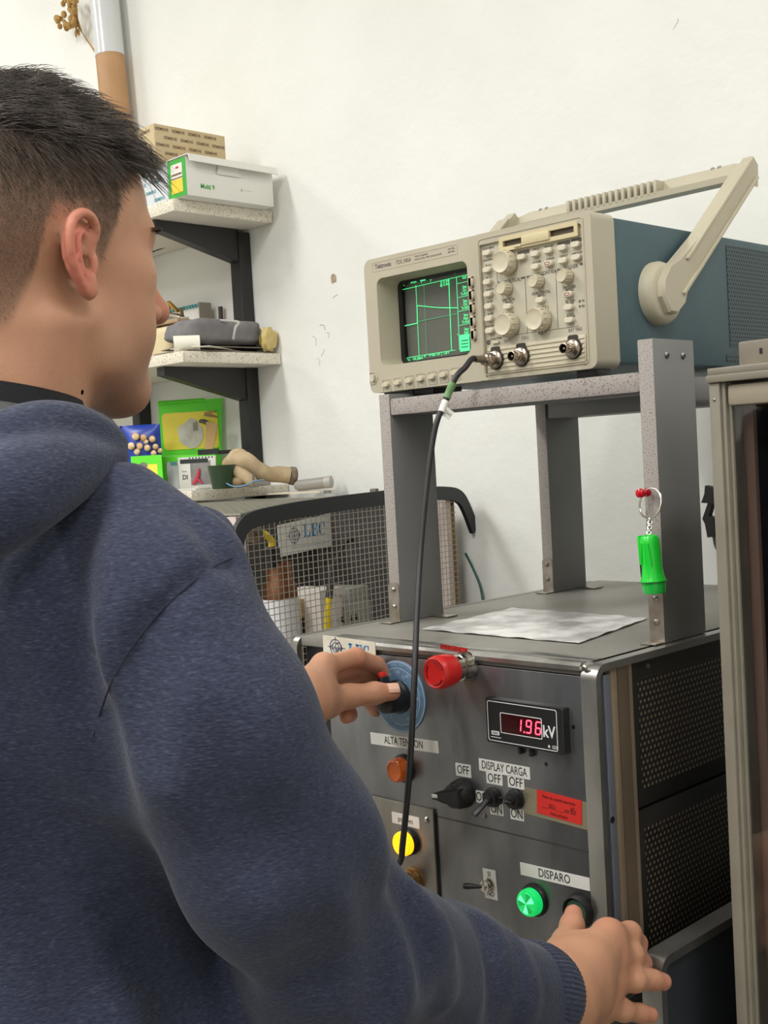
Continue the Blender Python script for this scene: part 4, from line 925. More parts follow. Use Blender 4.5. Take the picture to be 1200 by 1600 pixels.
yl = [V(o2[0], o2[1], z3_-.002), cg(424, 845, .12), cg(416, 836, .12), cg(407, 832, .12)]
obj('yellow_lead', MB().tube(yl, .0058, 12), M_yel, ins)
bc = cg(397, 832, .115)
obj('brass_ball', MB().ball(bc, .0150, 14), mat('aged_brass', (126, 100, 58), .3, .85, col2=(84, 66, 40), nscale=30), ins)
obj('clear_cover', MB().ball(bc+CGU*(-.006), .0185, 14), mat('clear_plastic_cover', (230, 230, 225), .1, trans=.95), ins)
# wooden block on dark block
def blk(name, px0, px1, py0, py1, off, dep, m, label, cat, zbot=None, bev=.001):
    a, c = cg(px0, py0, off), cg(px1, py1, off); zt, zl = max(a[2], c[2]), min(a[2], c[2])
    wd = abs(np.dot(c-a, CGU)); mid = (a+c)/2; mid[2] = 0
    if zbot is not None: zl = zbot
    b = MB().obox(mid+CGN*dep/2+Z_*(zt+zl)/2, CGU, CGN, Z_, wd, dep, zt-zl, bev)
    return tag(obj(name, b, m, origin=V(mid[0], mid[1], zl)), label, cat), zt, zl
_, zd, _ = blk('dark_block', 458, 496, 969, 992, .17, .05, M_blk2, 'black block on the cage floor under the wooden block', 'block', zb)
_, _, _ = blk('wooden_block', 456, 496, 939, 968, .168, .05, mat('pale_wood', (200, 178, 132), .6, col2=(182, 158, 110), nscale=30, stretch=(1, 1, 6)), 'pale wooden block inside the cage beside the white column', 'block', zd+.0003)
# breaker: white module and grey module
br = thing('circuit_breaker', 'white and grey circuit breaker box standing inside the cage by the yellow cable', 'circuit breaker', V(*cg(545, 980, .16)[:2], zb))
def bpart(name, px0, px1, py0, py1, off, dep, m, zbot):
    a, c = cg(px0, py0, off), cg(px1, py1, off); mid = (a+c)/2; wd = abs(np.dot(c-a, CGU)); zt = a[2]; zl = zbot
    return obj(name, MB().obox(V(mid[0], mid[1], (zt+zl)/2)+CGN*dep/2, CGU, CGN, Z_, wd, dep, zt-zl, .002), m, br), zt
M_bw = mat('white_device', (222, 214, 208), .45); M_bg = mat('grey_device', (150, 150, 144), .5)
bpart('white_module', 500, 538, 923, 985, .13, .09, M_bw, zb)
g_, _ = bpart('grey_module', 538, 582, 946, 985, .125, .10, M_bg, zb)
bpart('grey_upper', 546, 578, 920, 946, .135, .08, M_bg, cg(560, 946, .135)[2])
b = MB()
for px, py in ((548, 966), (556, 964), (535, 968)): c = cg(px, py, .124); b.obox(c, CGU, CGN, Z_, .005, .004, .010, .001)
obj('terminal', b, M_blk2, br)
b = MB()
for px, py in ((523, 930), (531, 931)): b.ball(cg(px, py, .13), .003, 8)
obj('module_screw', b, M_scr, br)
# yellow and black cable in the cage
pth = [cg(511, 992, .10), cg(512, 960, .10), cg(514, 935, .10)]
cbl = tag(obj('yellow_cable', MB().tube(pth, .0062, 12), M_yel, origin=pth[0]), 'yellow cable with black twisted end rising inside the wire cage', 'cable')
obj('heat_shrink', MB().tube([pth[2], cg(516, 915, .11), cg(518, 905, .12)], [.0066, .0062, .0045], 12), M_blk2, cbl)
obj('black_lead', MB().tube([cg(517, 908, .12), cg(518, 890, .13), cg(524, 876, .16), cg(533, 858, .2), cg(546, 845, .24), cg(556, 843, .27), cg(562, 850, .29)], .0034, 8), M_blk2, cbl)
obj('bare_strand', MB().tube([cg(516, 900, .12), cg(514, 885, .13), cg(512, 872, .13), cg(510, 862, .13)], .0014, 6), M_scr, cbl)
# connector on the far side with green wire
c = cg(686, 843, .20); gcn = tag(obj('black_connector', MB().obox(c, CGU, CGN, Z_, .016, .03, .022, .002), M_blk2, origin=c), 'black connector with green wire at the far end of the cage', 'connector')
obj('green_wire', MB().tube([c-CGN*.01+CGU*-.006, cg(677, 848, .17), cg(665, 852, .12)], .0014, 6), mat('green_wire', (40, 96, 82), .4), gcn)
obj('connector_rod', MB().tube([c, c+CGN*.125], .003, 8), M_blk2, gcn)
wp = [at(727, 864, 1, WY-.012), at(737, 884, 1, WY-.006), at(749, 912, 1, WY-.006), at(754, 936, 1, WY-.01), at(757, 975, 1, WY-.02)]
tag(obj('green_cable', MB().tube(wp, .0024, 8), mat('green_wire', (40, 96, 82), .4), origin=wp[0]), 'thin dark green cable hanging down the wall beside the cage', 'cable')

# ---------------------------------------------------------------- things on the shelves
ZS1, ZS2, ZS3 = 2.022, 1.705, 1.411
M_kraft = mat('kraft_card', (204, 184, 146), .75, col2=(196, 175, 136), nscale=25); M_kprint = mat('brown_print', (132, 112, 86), .7); M_wcard = mat('white_card', (232, 229, 222), .65); M_tealp = mat('teal_print', (96, 160, 166), .7); M_grnc = mat('green_card', (60, 168, 56), .55); M_yelp = mat('yellow_print', (244, 206, 60), .55); M_brcard = mat('brown_card', (190, 158, 108), .8)
# white carton with teal print, kraft carton on it
x1c = -2.128
b = MB().box(-2.40, x1c, 1.500, 1.66, ZS1+.0004, ZS1+.086, .001)
for r in range(4):
    for k in range(4): b.text('SIEMENS', (x1c-.032-.066*k-.03*(r % 2), 1.4996, ZS1+.014+.019*r), X_, Z_, .0068, 1, sx=1.05, bold=.0002)
tag(obj('white_carton', b, [mat('pale_grey_card', (216, 220, 224), .65), M_tealp], origin=(-2.26, 1.6, ZS1)), 'pale carton with teal lettering under the brown carton on the top shelf', 'carton')
zk = at(351, 213, 0, x1c)[2]; yk = at(351, 213, 0, x1c)[1]
b = MB().box(-2.39, x1c, 1.475, yk, ZS1+.0868, zk, .0012)
for r in range(6):
    for k in range(5):
        yy = 1.492+.042*k+.021*(r % 2); zz = zk-.010-.0165*r
        if yy+.018 < yk and zz > ZS1+.092: b.text('SIEMENS', (x1c+.0003, yy+.002, zz), Y_, Z_, .0062, 1, sx=1.0, bold=.0002)
for k in range(4):
    for r in range(3): b.text('SIEMENS', (-2.16-.062*k-.03*(r % 2), 1.4746, zk-.012-.018*r), X_, Z_, .0062, 1, sx=1., bold=.0002)
tag(obj('kraft_carton', b, [M_kraft, M_kprint], origin=(-2.26, 1.58, ZS1+.087)), 'brown carton with repeated dark lettering, uppermost on the top shelf', 'carton')
# white box with the green end, lid ajar
wx0, wx1, wy0, wy1, wz0 = -2.112, -2.047, 1.492, 1.722, ZS1+.0004; wz1 = wz0+.080
wb = thing('white_box', 'long white box with a green and yellow end on the edge of the top shelf', 'box', ((wx0+wx1)/2, 1.6, ZS1))
b = MB().box(wx0, wx1, wy0, wy1, wz0, wz1, .0008); b.text('Multi 9', (wx1+.0003, wy0+.052, wz0+.022), Y_, Z_, .0095, 1, sx=.95, bold=.0003)
b.text('⚠ ····· ▪ ·····', (wx1+.0003, wy0+.155, wz0+.026), Y_, Z_, .0045, 2); obj('carton', b, [M_wcard, M_grnc, M_kprint], wb)
b = MB().box(wx0+.0008, wx1-.0008, wy0-.0008, wy0, wz0+.001, wz1-.001)
eb_ = obj('green_end', b, M_grnc, wb)
b = MB(); b.prism([(.012, .010), (.052, .010), (.052, .070), (.012, .070)], (wx0, wy0-.0008, wz0), X_, Z_, -Y_, .0005)
b.prism([(.012, .010), (.052, .010), (.052, .038), (.012, .038)], (wx0, wy0-.0013, wz0), X_, Z_, -Y_, .0003, 1)
b.prism([(.012, .039), (.052, .039), (.052, .0415), (.012, .0415)], (wx0, wy0-.0013, wz0), X_, Z_, -Y_, .0003, 2); b.prism([(.014, .046), (.050, .046), (.050, .050), (.014, .050)], (wx0, wy0-.0013, wz0), X_, Z_, -Y_, .0003, 2); b.prism([(.030, .060), (.040, .060), (.040, .064), (.030, .064)], (wx0, wy0-.0013, wz0), X_, Z_, -Y_, .0003, 3)
obj('end_label', b, [M_white, M_yelp, mat('dark_stripe', (120, 90, 60), .6), M_redp], eb_)
mk = (b := MB()).mark(); b.box(wx0-.002, wx1+.012, wy0-.003, wy1+.002, wz1+.001, wz1+.0028, .0004); b.prism([(0, 0), (.018, 0), (.018, .0016), (0, .0016)], (wx1+.012, wy0-.003, wz1+.0012), V(.35, 0, -.94)*.9, V(.94, 0, .35), Y_, wy1-wy0+.005)
obj('lid', b, M_wcard, wb)
obj('lid_tab', MB().prism([(0, 0), (.048, 0), (.056, -.020), (-.006, -.020)], (wx1+.002, wy0+.082, wz1-.008), Y_, Z_, X_, .0014), M_wcard, wb)
# poster tube standing against the wall, dried flowers behind it
tb = at(189, 160, 1, 1.70); tcx = tb[0]-.036; tl = V(.03, 0, 1)
tube_ = thing('poster_tube', 'brown cardboard tube with white plastic upper half standing on the top shelf', 'tube', (tcx+.02, 1.705, ZS1))
def tpnt(z): return V(tcx-.06*(z-2.40), 1.704, z)
obj('card_tube', MB().lathe([(.036, 0), (.036, np.linalg.norm(tpnt(2.508)-tpnt(ZS1+.001)))], tpnt(ZS1+.001), tpnt(2.6)-tpnt(2.0), 32), mat('tube_card', (192, 150, 108), .55, col2=(180, 138, 96), nscale=14), tube_)
obj('seam_tape', MB().obox(tpnt(2.40)+V(-.0335, -.0125, 0), unit(tpnt(2.6)-tpnt(2.)), V(.4, -.9, 0), V(.9, .4, 0), .20, .003, .003), mat('tan_tape', (120, 84, 50), .5), tube_)
obj('plastic_sleeve', MB().lathe([(.0368, 0), (.0368, .19)], tpnt(2.506), tpnt(2.6)-tpnt(2.0), 32), mat('white_plastic_sleeve', (218, 220, 222), .2), tube_)
obj('inner_roll', MB().lathe([(.031, 0), (.031, .09)], tpnt(2.69), tpnt(2.6)-tpnt(2.0), 32), mat('grey_roll', (170, 174, 176), .35), tube_)
b = MB(); M_dry = mat('dried_flower', (196, 160, 96), .8, col2=(164, 124, 66), nscale=60)
fc = at(112, 22, 1, 1.71); ft = at(128, 45, 1, 1.73)
for i in range(46):
    th = random.random()*6.28; r = .045*math.sqrt(random.random()); c = fc+V(r*math.cos(th)-.004, -abs(.02*random.random()), 1.1*r*math.sin(th)+.008); b.ball(c, .005+.004*random.random(), 5, 0, (1, 1, 1.2))
for i in range(9): c = fc+V(random.uniform(-.02, .03), 0, random.uniform(-.01, .03)); b.tube([c, ft+V(.0, 0, -.01), V(tcx-.028, 1.742, 2.40), V(tcx-.02, 1.744, ZS1+.002)], .0014, 5, sub=3)
for i in range(5): c = at(118+5*random.random(), 40+16*random.random(), 1, 1.72); b.ball(c, .006, 5, 0, (.6, .6, 1.6))
fl2 = tag(obj('dried_flowers', b, M_dry, origin=(tcx-.02, 1.744, ZS1)), 'bunch of tan dried flowers behind the poster tube on the top shelf', 'dried flowers')

# middle shelf
def blob(fn, nu=26, nv=26): return fn
def sup(b, c, u, v, w_, a, bb, cc, e=.6, nu=22, nv=30, noise=.0, nf=3., mi=0, seed=1):
    """rounded, softly creased bundle: superellipsoid with wrinkles"""
    r_ = np.random.default_rng(seed); ph = r_.uniform(0, 6.28, 6)
    vs = []; fs = []
    sp = lambda x, q: math.copysign(abs(x)**q, x)
    for i in range(nu+1):
        t = -math.pi/2+math.pi*i/nu
        for j in range(nv):
            p = 2*math.pi*j/nv; x, y, z = sp(math.cos(t), e)*sp(math.cos(p), e), sp(math.cos(t), e)*sp(math.sin(p), e), sp(math.sin(t), e)
            k = 1+noise*(math.sin(nf*x*2+ph[0]+1.7*nf*y)+.7*math.sin(nf*3*y+ph[1]-nf*z)+.5*math.sin(nf*4*x+ph[2]+nf*2*z))
            vs.append(np.asarray(c)+u*x*a*k+v*y*bb*k+w_*z*cc*k)
    for i in range(nu):
        for j in range(nv): fs.append([i*nv+j, i*nv+(j+1) % nv, (i+1)*nv+(j+1) % nv, (i+1)*nv+j])
    return b.add(vs, fs, mi)
d1 = lambda px, py, Y: at(px, py, 1, Y)
# papers and envelopes, one on the other
cx_, cy_ = -2.165, 1.615
def flat(name, x0, x1, y0, y1, z, th, rot, m, label, bend=0):
    b = MB(); mk = b.mark(); b.sheet(lambda a, c: V(x0+(x1-x0)*a-(x0+x1)/2, y0+(y1-y0)*c-(y0+y1)/2, bend*math.sin(3.1*a)*math.sin(2.2*c+.5)), 10, 10, 0, th)
    b.xf(mk, Matrix.Translation(((x0+x1)/2, (y0+y1)/2, z)) @ Matrix.Rotation(rot, 4, 'Z')); return tag(obj(name, b, m, origin=((x0+x1)/2, (y0+y1)/2, z)), label, 'envelope')
M_env = mat('grey_brown_envelope', (150, 138, 122), .7, col2=(138, 126, 112), nscale=20)
flat('envelope', -2.215, -2.098, 1.495, 1.735, ZS2+.0045, .002, .06, M_env, 'lowest grey brown envelope lying on the middle shelf', .0016)
flat('white_envelope', -2.195, -2.102, 1.500, 1.70, ZS2+.0095, .0012, .5, mat('white_envelope', (226, 221, 208), .6), 'white envelope with pointed flap under the grey cloth', .001)
flat('envelope', -2.21, -2.108, 1.515, 1.735, ZS2+.0150, .002, -.05, mat('dark_envelope', (128, 118, 106), .7), 'darker envelope directly under the grey folded cloth', .0016)
b = MB(); sup(b, V(-2.158, 1.622, ZS2+.048), X_, Y_, Z_, .054, .112, .0290, .55, 24, 36, .035, 3.2, seed=4)
b2 = tag(obj('folded_cloth', b, mat('grey_fabric', (126, 123, 124), .85, col2=(114, 111, 113), nscale=40, bump=.0006, bscale=200), origin=(-2.158, 1.622, ZS2+.019)), 'grey folded cloth bundle on the middle shelf', 'cloth')
obj('cloth_strap', MB().tube([d1(366, 530, 1.535)+V(0, -.002, .0), d1(368, 512, 1.535), d1(372, 503, 1.56), V(-2.14, 1.62, ZS2+.076)], .0028, 8), mat('pale_strap', (176, 172, 168), .6), b2)
b = MB(); sup(b, V(-2.100, 1.726, ZS2+.033), X_, Y_, Z_, .015, .020, .026, .75, 20, 30, .07, 3., seed=9)
tag(obj('yellow_wrapper', b, mat('yellow_foil', (192, 166, 92), .4, col2=(214, 196, 140), nscale=40), origin=(-2.1, 1.722, ZS2)), 'crumpled yellow wrapper at the right end of the middle shelf', 'wrapper')
# paper roll, cream bag, wooden board with brass clamp, spiral pad, dark valve stem
r0 = at(271, 533, 1, 1.492); r0[2] = ZS2+.0185; ra = unit(V(.55, .83, 0))
M_pap = mat('white_paper_roll', (238, 234, 218), .6)
b = MB().lathe([(.0175, 0), (.0175, .055)], r0, ra, 24, cap0=False, cap1=True); b.lathe([(.0175, 0), (.0075, .0004), (.0070, .03)], r0, ra, 24, cap0=False, cap1=True)
prl = tag(obj('paper_roll', b, M_pap, origin=r0-Z_*.018), 'white paper roll lying on the middle shelf beside the grey cloth', 'paper roll'); obj('core_hole', MB().lathe([(.0074, -.0004), (.0074, .0006)], r0, ra, 18), mat('shaded_core', (150, 142, 120), .8), prl)
b = MB(); sup(b, V(-2.300, 1.612, ZS2+.0385), X_, Y_, Z_, .078, .066, .0385, .42, 20, 30, .03, 3., seed=2)
tag(obj('cream_bag', b, mat('cream_paper_bag', (222, 208, 170), .75, col2=(206, 190, 150), nscale=12), origin=(-2.3, 1.612, ZS2)), 'cream paper bag on the middle shelf behind the paper roll', 'bag')
wz = ZS2+.0785
tag(obj('wooden_board', MB().obox(V(-2.292, 1.620, wz+.004), unit(V(1, .1, 0)), unit(V(-.1, 1, 0)), Z_, .150, .13, .008, .001), mat('brown_board', (172, 142, 110), .6), origin=(-2.292, 1.62, wz)), 'thin brown board lying on the cream bag on the middle shelf', 'board')
cl_ = thing('brass_clamp', 'brass and nickel clamp standing on the brown board of the middle shelf', 'clamp', (-2.255, 1.59, wz+.008))
cq = V(-2.268, 1.588, wz+.0085)
b = MB(); b.sheet(lambda a, c: cq+V(.036*math.cos(math.pi*a)*math.sin(math.pi*.5*c+.01), .018*math.sin(math.pi*2*a)*.0+.016*(2*c-1)*.4, .016*math.sin(math.pi*a)), 14, 6, 0, .003); b.box(cq[0]-.038, cq[0]+.05, cq[1]-.012, cq[1]+.012, cq[2]-.0003, cq[2]+.005, .001)
obj('nickel_shell', b, M_chr, cl_)
M_bras2 = mat('polished_brass', (186, 146, 70), .25, .9)
b = MB().tube([cq+V(-.005, 0, .012), cq+V(-.012, 0, .028), cq+V(.002, 0, .038)], [.006, .005, .004], 10); b.obox(cq+V(.008, 0, .033), unit(V(.8, 0, -.6)), Y_, unit(V(.6, 0, .8)), .045, .010, .006, .002); b.obox(cq+V(-.016, 0, .030), unit(V(.8, 0, .5)), Y_, unit(V(-.5, 0, .8)), .03, .010, .006, .002)
obj('brass_lever', b, M_bras2, cl_); b = MB().lathe([(.005, 0), (.006, .004), (.004, .005), (.004, .022)], cq+V(.040, 0, .004), Z_, 12); obj('brass_screw', b, mat('aged_brass', (126, 100, 58), .3, .85), cl_)
pc0, pc1 = d1(256, 506, 1.69), d1(306, 500, 1.69); wd = pc1[0]-pc0[0]; zz0 = wz-.02
pad = thing('spiral_pad', 'white spiral bound pad leaning on the wall behind the brass clamp', 'pad', ((pc0[0]+pc1[0])/2, 1.70, ZS2))
pzt = d1(290, 474, 1.70)[2]
obj('pages', MB().prism([(0, 0), (wd+.10, 0), (wd+.10, pzt-ZS2-.001), (0, pzt-ZS2-.001)], (pc0[0]-.10, 1.70, ZS2+.0006), X_, unit(V(0, .16, 1)), -Y_, .006), M_white, pad)
for k in range(20):
    c = V(pc0[0]-.09+(wd+.085)*k/19, 1.70+.16*(pzt-ZS2)-.004, pzt-.010); obj('spiral_ring', MB().box(c[0]-.0022, c[0]+.0022, c[1]-.012, c[1]-.004, c[2]-.002, c[2]+.006, .0005), M_tealp, pad)
obj('pad_cover', MB().box(pc1[0], pc1[0]+.003, 1.70, 1.735, ZS2+.001, pzt-.004), mat('grey_cover', (150, 140, 128), .6), pad)
vs_ = d1(331, 500, 1.71); vt = d1(330, 477, 1.70)[2]
b = MB().lathe([(.010, 0), (.010, .012), (.008, .016), (.0055, .018), (.0055, vt-ZS2-.0)], V(vs_[0], 1.737, ZS2+.0005), Z_, 18); b.lathe([(.011, vt-ZS2-.042), (.011, vt-ZS2-.036)], V(vs_[0]-.006, 1.737, ZS2), Z_, 16)
tag(obj('valve_stem', b, mat('dark_brown_metal', (66, 48, 42), .5), origin=(vs_[0], 1.70, ZS2)), 'dark brown upright metal stem behind the grey cloth', 'valve stem')

# lowest shelf: things turned towards the door
CU = unit(V(.78, .62, 0)); CN = unit(V(.62, -.78, 0))                    # CN faces the viewer
def lp(px, py, d): return cd(px, py, d)
g0 = at(292, 764, 2, ZS3); gd = float((CM @ (g0-CC))[2])
def fb(px, py, back=0.):
    """point on the upright plane through the front of the green box, moved back by `back`"""
    o = g0-CN*back; d = ray(px, py); return CC+d*(np.dot(o-CC, CN)/np.dot(d, CN))
gx = thing('green_box', 'open bright green box with yellow picture panel inside its raised lid on the lowest shelf', 'box', V(g0[0], g0[1], ZS3))
M_lime = mat('bright_green_card', (104, 234, 52), .5); M_ylw = mat('yellow_panel', (254, 236, 84), .5)
def quad(b, P, d, mi=0):
    o = P[0]; pl = [(np.dot(p-o, CU), (p-o)[2]) for p in P]; b.prism(pl, o, CU, Z_, CN, d, mi); return b
lt0, lt1, lb0, lb1 = fb(248, 630, .055), fb(348, 622, .055), fb(251, 713, .055), fb(346, 708, .055)
lt0 = lt0; b = MB(); quad(b, [lb0, lb1, lt1, lt0], .003); ld = obj('lid', b, M_lime, gx)
def rr_px(px0, py0, px1, py1, back, r):
    a, c = fb(px0, py0, back), fb(px1, py1, back); wd = np.dot(c-a, CU); h = c[2]-a[2]; return a, rrect(0, wd, 0, h, r, 5)
a, pl = rr_px(257, 704, 340, 641, .0515, .010); obj('yellow_panel', MB().prism(pl, a, CU, Z_+CU*-.02, CN, .0008), M_ylw, ld)
a = fb(300, 676, .050); rg = np.random.default_rng(3)
pl = [(.037*x, .037*y) for x, y in ((-.95, .1), (-.8, -.6), (-.45, -.85), (-.05, -1.05), (.45, -.85), (.75, -.3), (.72, .3), (.55, .45), (.35, .8), (-.05, .95), (-.5, .6), (-.9, .45))]
pm = obj('printed_mask', MB().prism(pl, a, CU, Z_, CN, .0006), mat('pale_grey_print', (232, 228, 216), .6, col2=(200, 194, 182), nscale=30), ld)
pl2 = [(.034*x, .034*y) for x, y in ((.1, .1), (.45, .15), (.45, .75), (.12, .7))]; obj('printed_valve', MB().prism(pl2, a+CN*.0007, CU, Z_, CN, .0004), mat('mid_grey_print', (150, 144, 134), .6), pm)
a = fb(330, 644, .050); b = MB().text('CREW', a, CU, Z_, .006, 0); obj('lid_print', b, M_prn, ld)
b = MB(); tf = [fb(248, 634, .056), fb(346, 627, .056), fb(342, 618, .07), fb(246, 622, .07)]
b.prism([(0, 0), (.115, 0), (.112, .02), (-.004, .02)], tf[0]+CN*.006, CU, unit(-CN*.9+Z_*.55), unit(np.cross(CU, unit(-CN*.9+Z_*.55))), .002); obj('lid_flap', b, M_lime, gx)
bw = np.dot(lb1-lb0, CU)
o = lb0.copy(); o[2] = ZS3+.0006; hz = lb0[2]-ZS3-.002
b = MB()
for (oo, uu, ln_) in ((o+CN*.001, CU, bw), (o+CN*.055, CU, bw), (o, CN, .056), (o+CU*bw, CN, .056)):
    nn = np.cross(uu, Z_); b.prism([(0, 0), (ln_, 0), (ln_, hz), (0, hz)], oo, uu, Z_, nn, .0018)
b.prism([(0, 0), (bw, 0), (bw, .056), (0, .056)], o, CU, CN, Z_, .0015); obj('tray', b, M_lime, gx)
fp0, fp1 = fb(322, 711, .005), fb(349, 652, .02)
b = MB().prism([(0, 0), (.021, .0), (.042, .070), (.010, .078)], fb(320, 711, .006), unit(CU*.9+CN*.3), Z_, unit(np.cross(unit(CU*.9+CN*.3), Z_)), .0018); b.prism([(0, 0), (.034, -.006), (.036, -.002), (.004, .010)], fb(318, 650, .008), unit(CU*.8-CN*.5), Z_, unit(np.cross(unit(CU*.8-CN*.5), Z_)), .0018); obj('side_flap', b, M_brcard, gx)
obj('mask_clip', MB().tube([fb(312, 658, .044), fb(322, 660, .04), fb(328, 672, .04), fb(329, 684, .042)], [.004, .006, .004, .003], 8), mat('grey_rubber', (84, 82, 82), .6), gx)
# white packets leaning in front
def packet(px0, px1, pyb, pyt, back, m, name, label, lean=.0, th=.004):
    a, c = fb(px0, pyb, back), fb(px1, pyb, back); wd = np.dot(c-a, CU); h = fb(px0, pyt, back)[2]-ZS3-.0006; a[2] = ZS3+.0006
    b = MB().prism([(0, 0), (wd, 0), (wd, h), (0, h)], a, CU, unit(Z_-CN*lean), CN, th)
    return tag(obj(name, b, m, origin=a), label, 'packet'), a, wd, h
M_pk = mat('white_packet', (232, 230, 224), .4)
pk, a, wd, h = packet(281, 340, 758, 715, -.006, M_pk, 'blister_packet', 'white blister packet with dark window and red part leaning on the green box')
nn = CN*.0041
obj('dark_window', MB().prism([(wd*.32, h*.10), (wd*.86, h*.10), (wd*.86, h*.86), (wd*.32, h*.86)], a+nn, CU, Z_, CN, .0005), mat('grey_window', (150, 148, 146), .25, col2=(120, 118, 118), nscale=20), pk)
obj('header_strip', MB().prism([(wd*.06, h*.80), (wd*.80, h*.80), (wd*.80, h*.93), (wd*.06, h*.93)], a+nn+CN*.0006, CU, Z_, CN, .0004), mat('dark_header', (40, 46, 48), .5), pk)
b = MB()
for k in range(8): b.prism([(wd*(.3+.085*k), h*.94), (wd*(.335+.085*k), h*.94), (wd*(.335+.085*k), h*.985), (wd*(.3+.085*k), h*.985)], a+nn, CU, Z_, CN, .0004)
obj('header_teeth', b, mat('dark_header', (40, 46, 48), .5), pk)
obj('red_part', MB().tube([a+nn+CU*wd*.38+Z_*h*.14+CN*.002, a+nn+CU*wd*.50+Z_*h*.34+CN*.003, a+nn+CU*wd*.56+Z_*h*.62+CN*.002], [.004, .0055, .0022], 8).tube([a+nn+CU*wd*.50+Z_*h*.3+CN*.003, a+nn+CU*wd*.62+Z_*h*.16+CN*.002], [.004, .0025], 8), mat('pink_red_part', (206, 70, 92), .4), pk)
b = MB().text('DI', a+nn+CU*wd*.17+Z_*h*.36, CU, Z_, .0105, 0, sx=.9, bold=.0003); b.text('Serie', a+nn+CU*wd*.16+Z_*h*.55, CU, Z_, .004, 0); obj('packet_print', b, M_ink, pk)
pk2, a, wd, h = packet(263, 280.5, 756, 722, -.002, mat('clear_grey_packet', (206, 208, 208), .35, col2=(190, 194, 196), nscale=25), 'small_packet', 'narrow pale packet with teal corner left of the blister packet')
obj('teal_corner', MB().prism([(wd*.35, h*.86), (wd*.95, h*.86), (wd*.95, h*1.0), (wd*.35, h*1.0)], a+CN*.0041, CU, Z_, CN, .0005), M_tealp, pk2)
# snack bag with nuts, green and yellow packet
a0 = fb(222, 748, -.03); a0[2] = ZS3; bwid = .075; bh = fb(222, 664, -.03)[2]-ZS3
M_bbag = mat('blue_snack_bag', (26, 62, 170), .3, col2=(20, 48, 140), nscale=10)
def pillow(a, c):
    s_ = math.sin(math.pi*min(1, max(0, a)))**.6*math.sin(math.pi*c)**.5; return s_
b = MB()
for sg_ in (1, -1):
    b.sheet(lambda a, c, sg_=sg_: a0-CU*bwid*.62+CU*bwid*1.3*a+Z_*(.0005+bh*c)+CN*sg_*.020*pillow(a, c)*sg_*sg_, 14, 16)
bag = tag(obj('snack_bag', b, M_bbag, origin=a0), 'blue snack bag printed with nuts on the lowest shelf behind the shoulder', 'bag')
b = MB(); M_nut = mat('nut_print', (206, 160, 104), .5, col2=(232, 208, 168), nscale=60)
for px, py, r in ((212, 682, 9), (224, 684, 8), (238, 686, 8), (205, 697, 9), (218, 697, 8), (230, 700, 8), (243, 698, 7), (228, 690, 6), (214, 706, 8), (240, 708, 7), (250, 704, 6)):
    c = fb(px, py, -.049); b.ball(c, r*gd/FPX*.95, 8, 0, (1, .5, .7))
obj('nut_picture', b, M_nut, bag)
bb0 = fb(232, 750, -.075); bb0[2] = ZS3
yp_, aa, wd, h = packet(208, 256, 760, 713, -.075, M_lime, 'soup_packet', 'green and yellow flat packet in front of the blue snack bag')
obj('yellow_field', MB().prism([(wd*.15, h*.25), (wd*.85, h*.25), (wd*.85, h*.75), (wd*.15, h*.75)], aa+CN*.0042, CU, Z_, CN, .0005), M_ylw, yp_); obj('grey_medallion', MB().prism([(wd*.4+.010*math.cos(t), h*.72+.008*math.sin(t)) for t in np.linspace(0, 6.1, 14)], aa+CN*.0047, CU, Z_, CN, .0005), M_scr, yp_)
# leather glove, dark pot, blue cable, clamp, marker and paper on the right end of the shelf
def rp(px, py, Y): return at(px, py, 1, Y)
M_glv = mat('tan_leather', (196, 174, 140), .75, col2=(168, 146, 112), nscale=30, bump=.0012, bscale=70)
b = MB(); b.tube([rp(352, 728, 1.56), rp(366, 722, 1.57), rp(382, 722, 1.585), rp(400, 733, 1.605), rp(420, 741, 1.63), rp(436, 741, 1.655), rp(452, 743, 1.675)], [.012, .021, .023, .019, .016, .018, .018], 16, sub=5)
b.tube([rp(360, 722, 1.60), rp(366, 711, 1.61), rp(377, 711, 1.62), rp(390, 722, 1.625), rp(402, 732, 1.63)], [.010, .012, .014, .012, .010], 12, sub=4)
b.tube([rp(362, 733, 1.55), rp(378, 741, 1.555), rp(393, 752, 1.565), rp(398, 756, 1.57)], [.010, .013, .012, .008], 12, sub=4)
gv = tag(obj('leather_glove', b, M_glv, origin=rp(400, 745, 1.6)), 'tan leather work glove lying at the right end of the lowest shelf', 'glove')
obj('glove_cuff', MB().lathe([(.0185, 0), (.0200, .006), (.0200, .014), (.013, .012), (.012, 0)], rp(451, 743, 1.674), unit(rp(461, 744, 1.688)-rp(451, 743, 1.674)), 20), mat('grey_cuff_lining', (140, 126, 108), .9, col2=(90, 78, 66), nscale=90), gv)
pp = rp(348, 757, 1.530); pp[2] = ZS3
b = MB().lathe([(.022, .0005), (.030, .05), (.028, .05), (.020, .004)], pp, Z_, 24); tag(obj('plant_pot', b, mat('dark_green_pot', (44, 66, 42), .5), origin=pp), 'dark green pot right of the green box on the lowest shelf', 'pot')
rk_ = rp(370, 758, 1.555); b = MB().ball(V(rk_[0]+.006, rk_[1], ZS3+.0135), .0165, 12, 0, (1.25, 1, .8)); tag(obj('stone', b, mat('beige_stone', (176, 152, 116), .8, col2=(150, 126, 92), nscale=50), origin=(rk_[0], rk_[1], ZS3)), 'beige round stone under the leather glove', 'stone')
bp_ = [rp(346, 742, 1.54), rp(353, 754, 1.525), rp(366, 760, 1.51), rp(384, 758, 1.50), rp(396, 752, 1.505), rp(412, 750, 1.53)]
tag(obj('rope', MB().tube(bp_, .0013, 8), mat('pale_blue_cord', (120, 160, 200), .5), origin=bp_[0]), 'pale blue cord looping in front of the leather glove', 'cord')
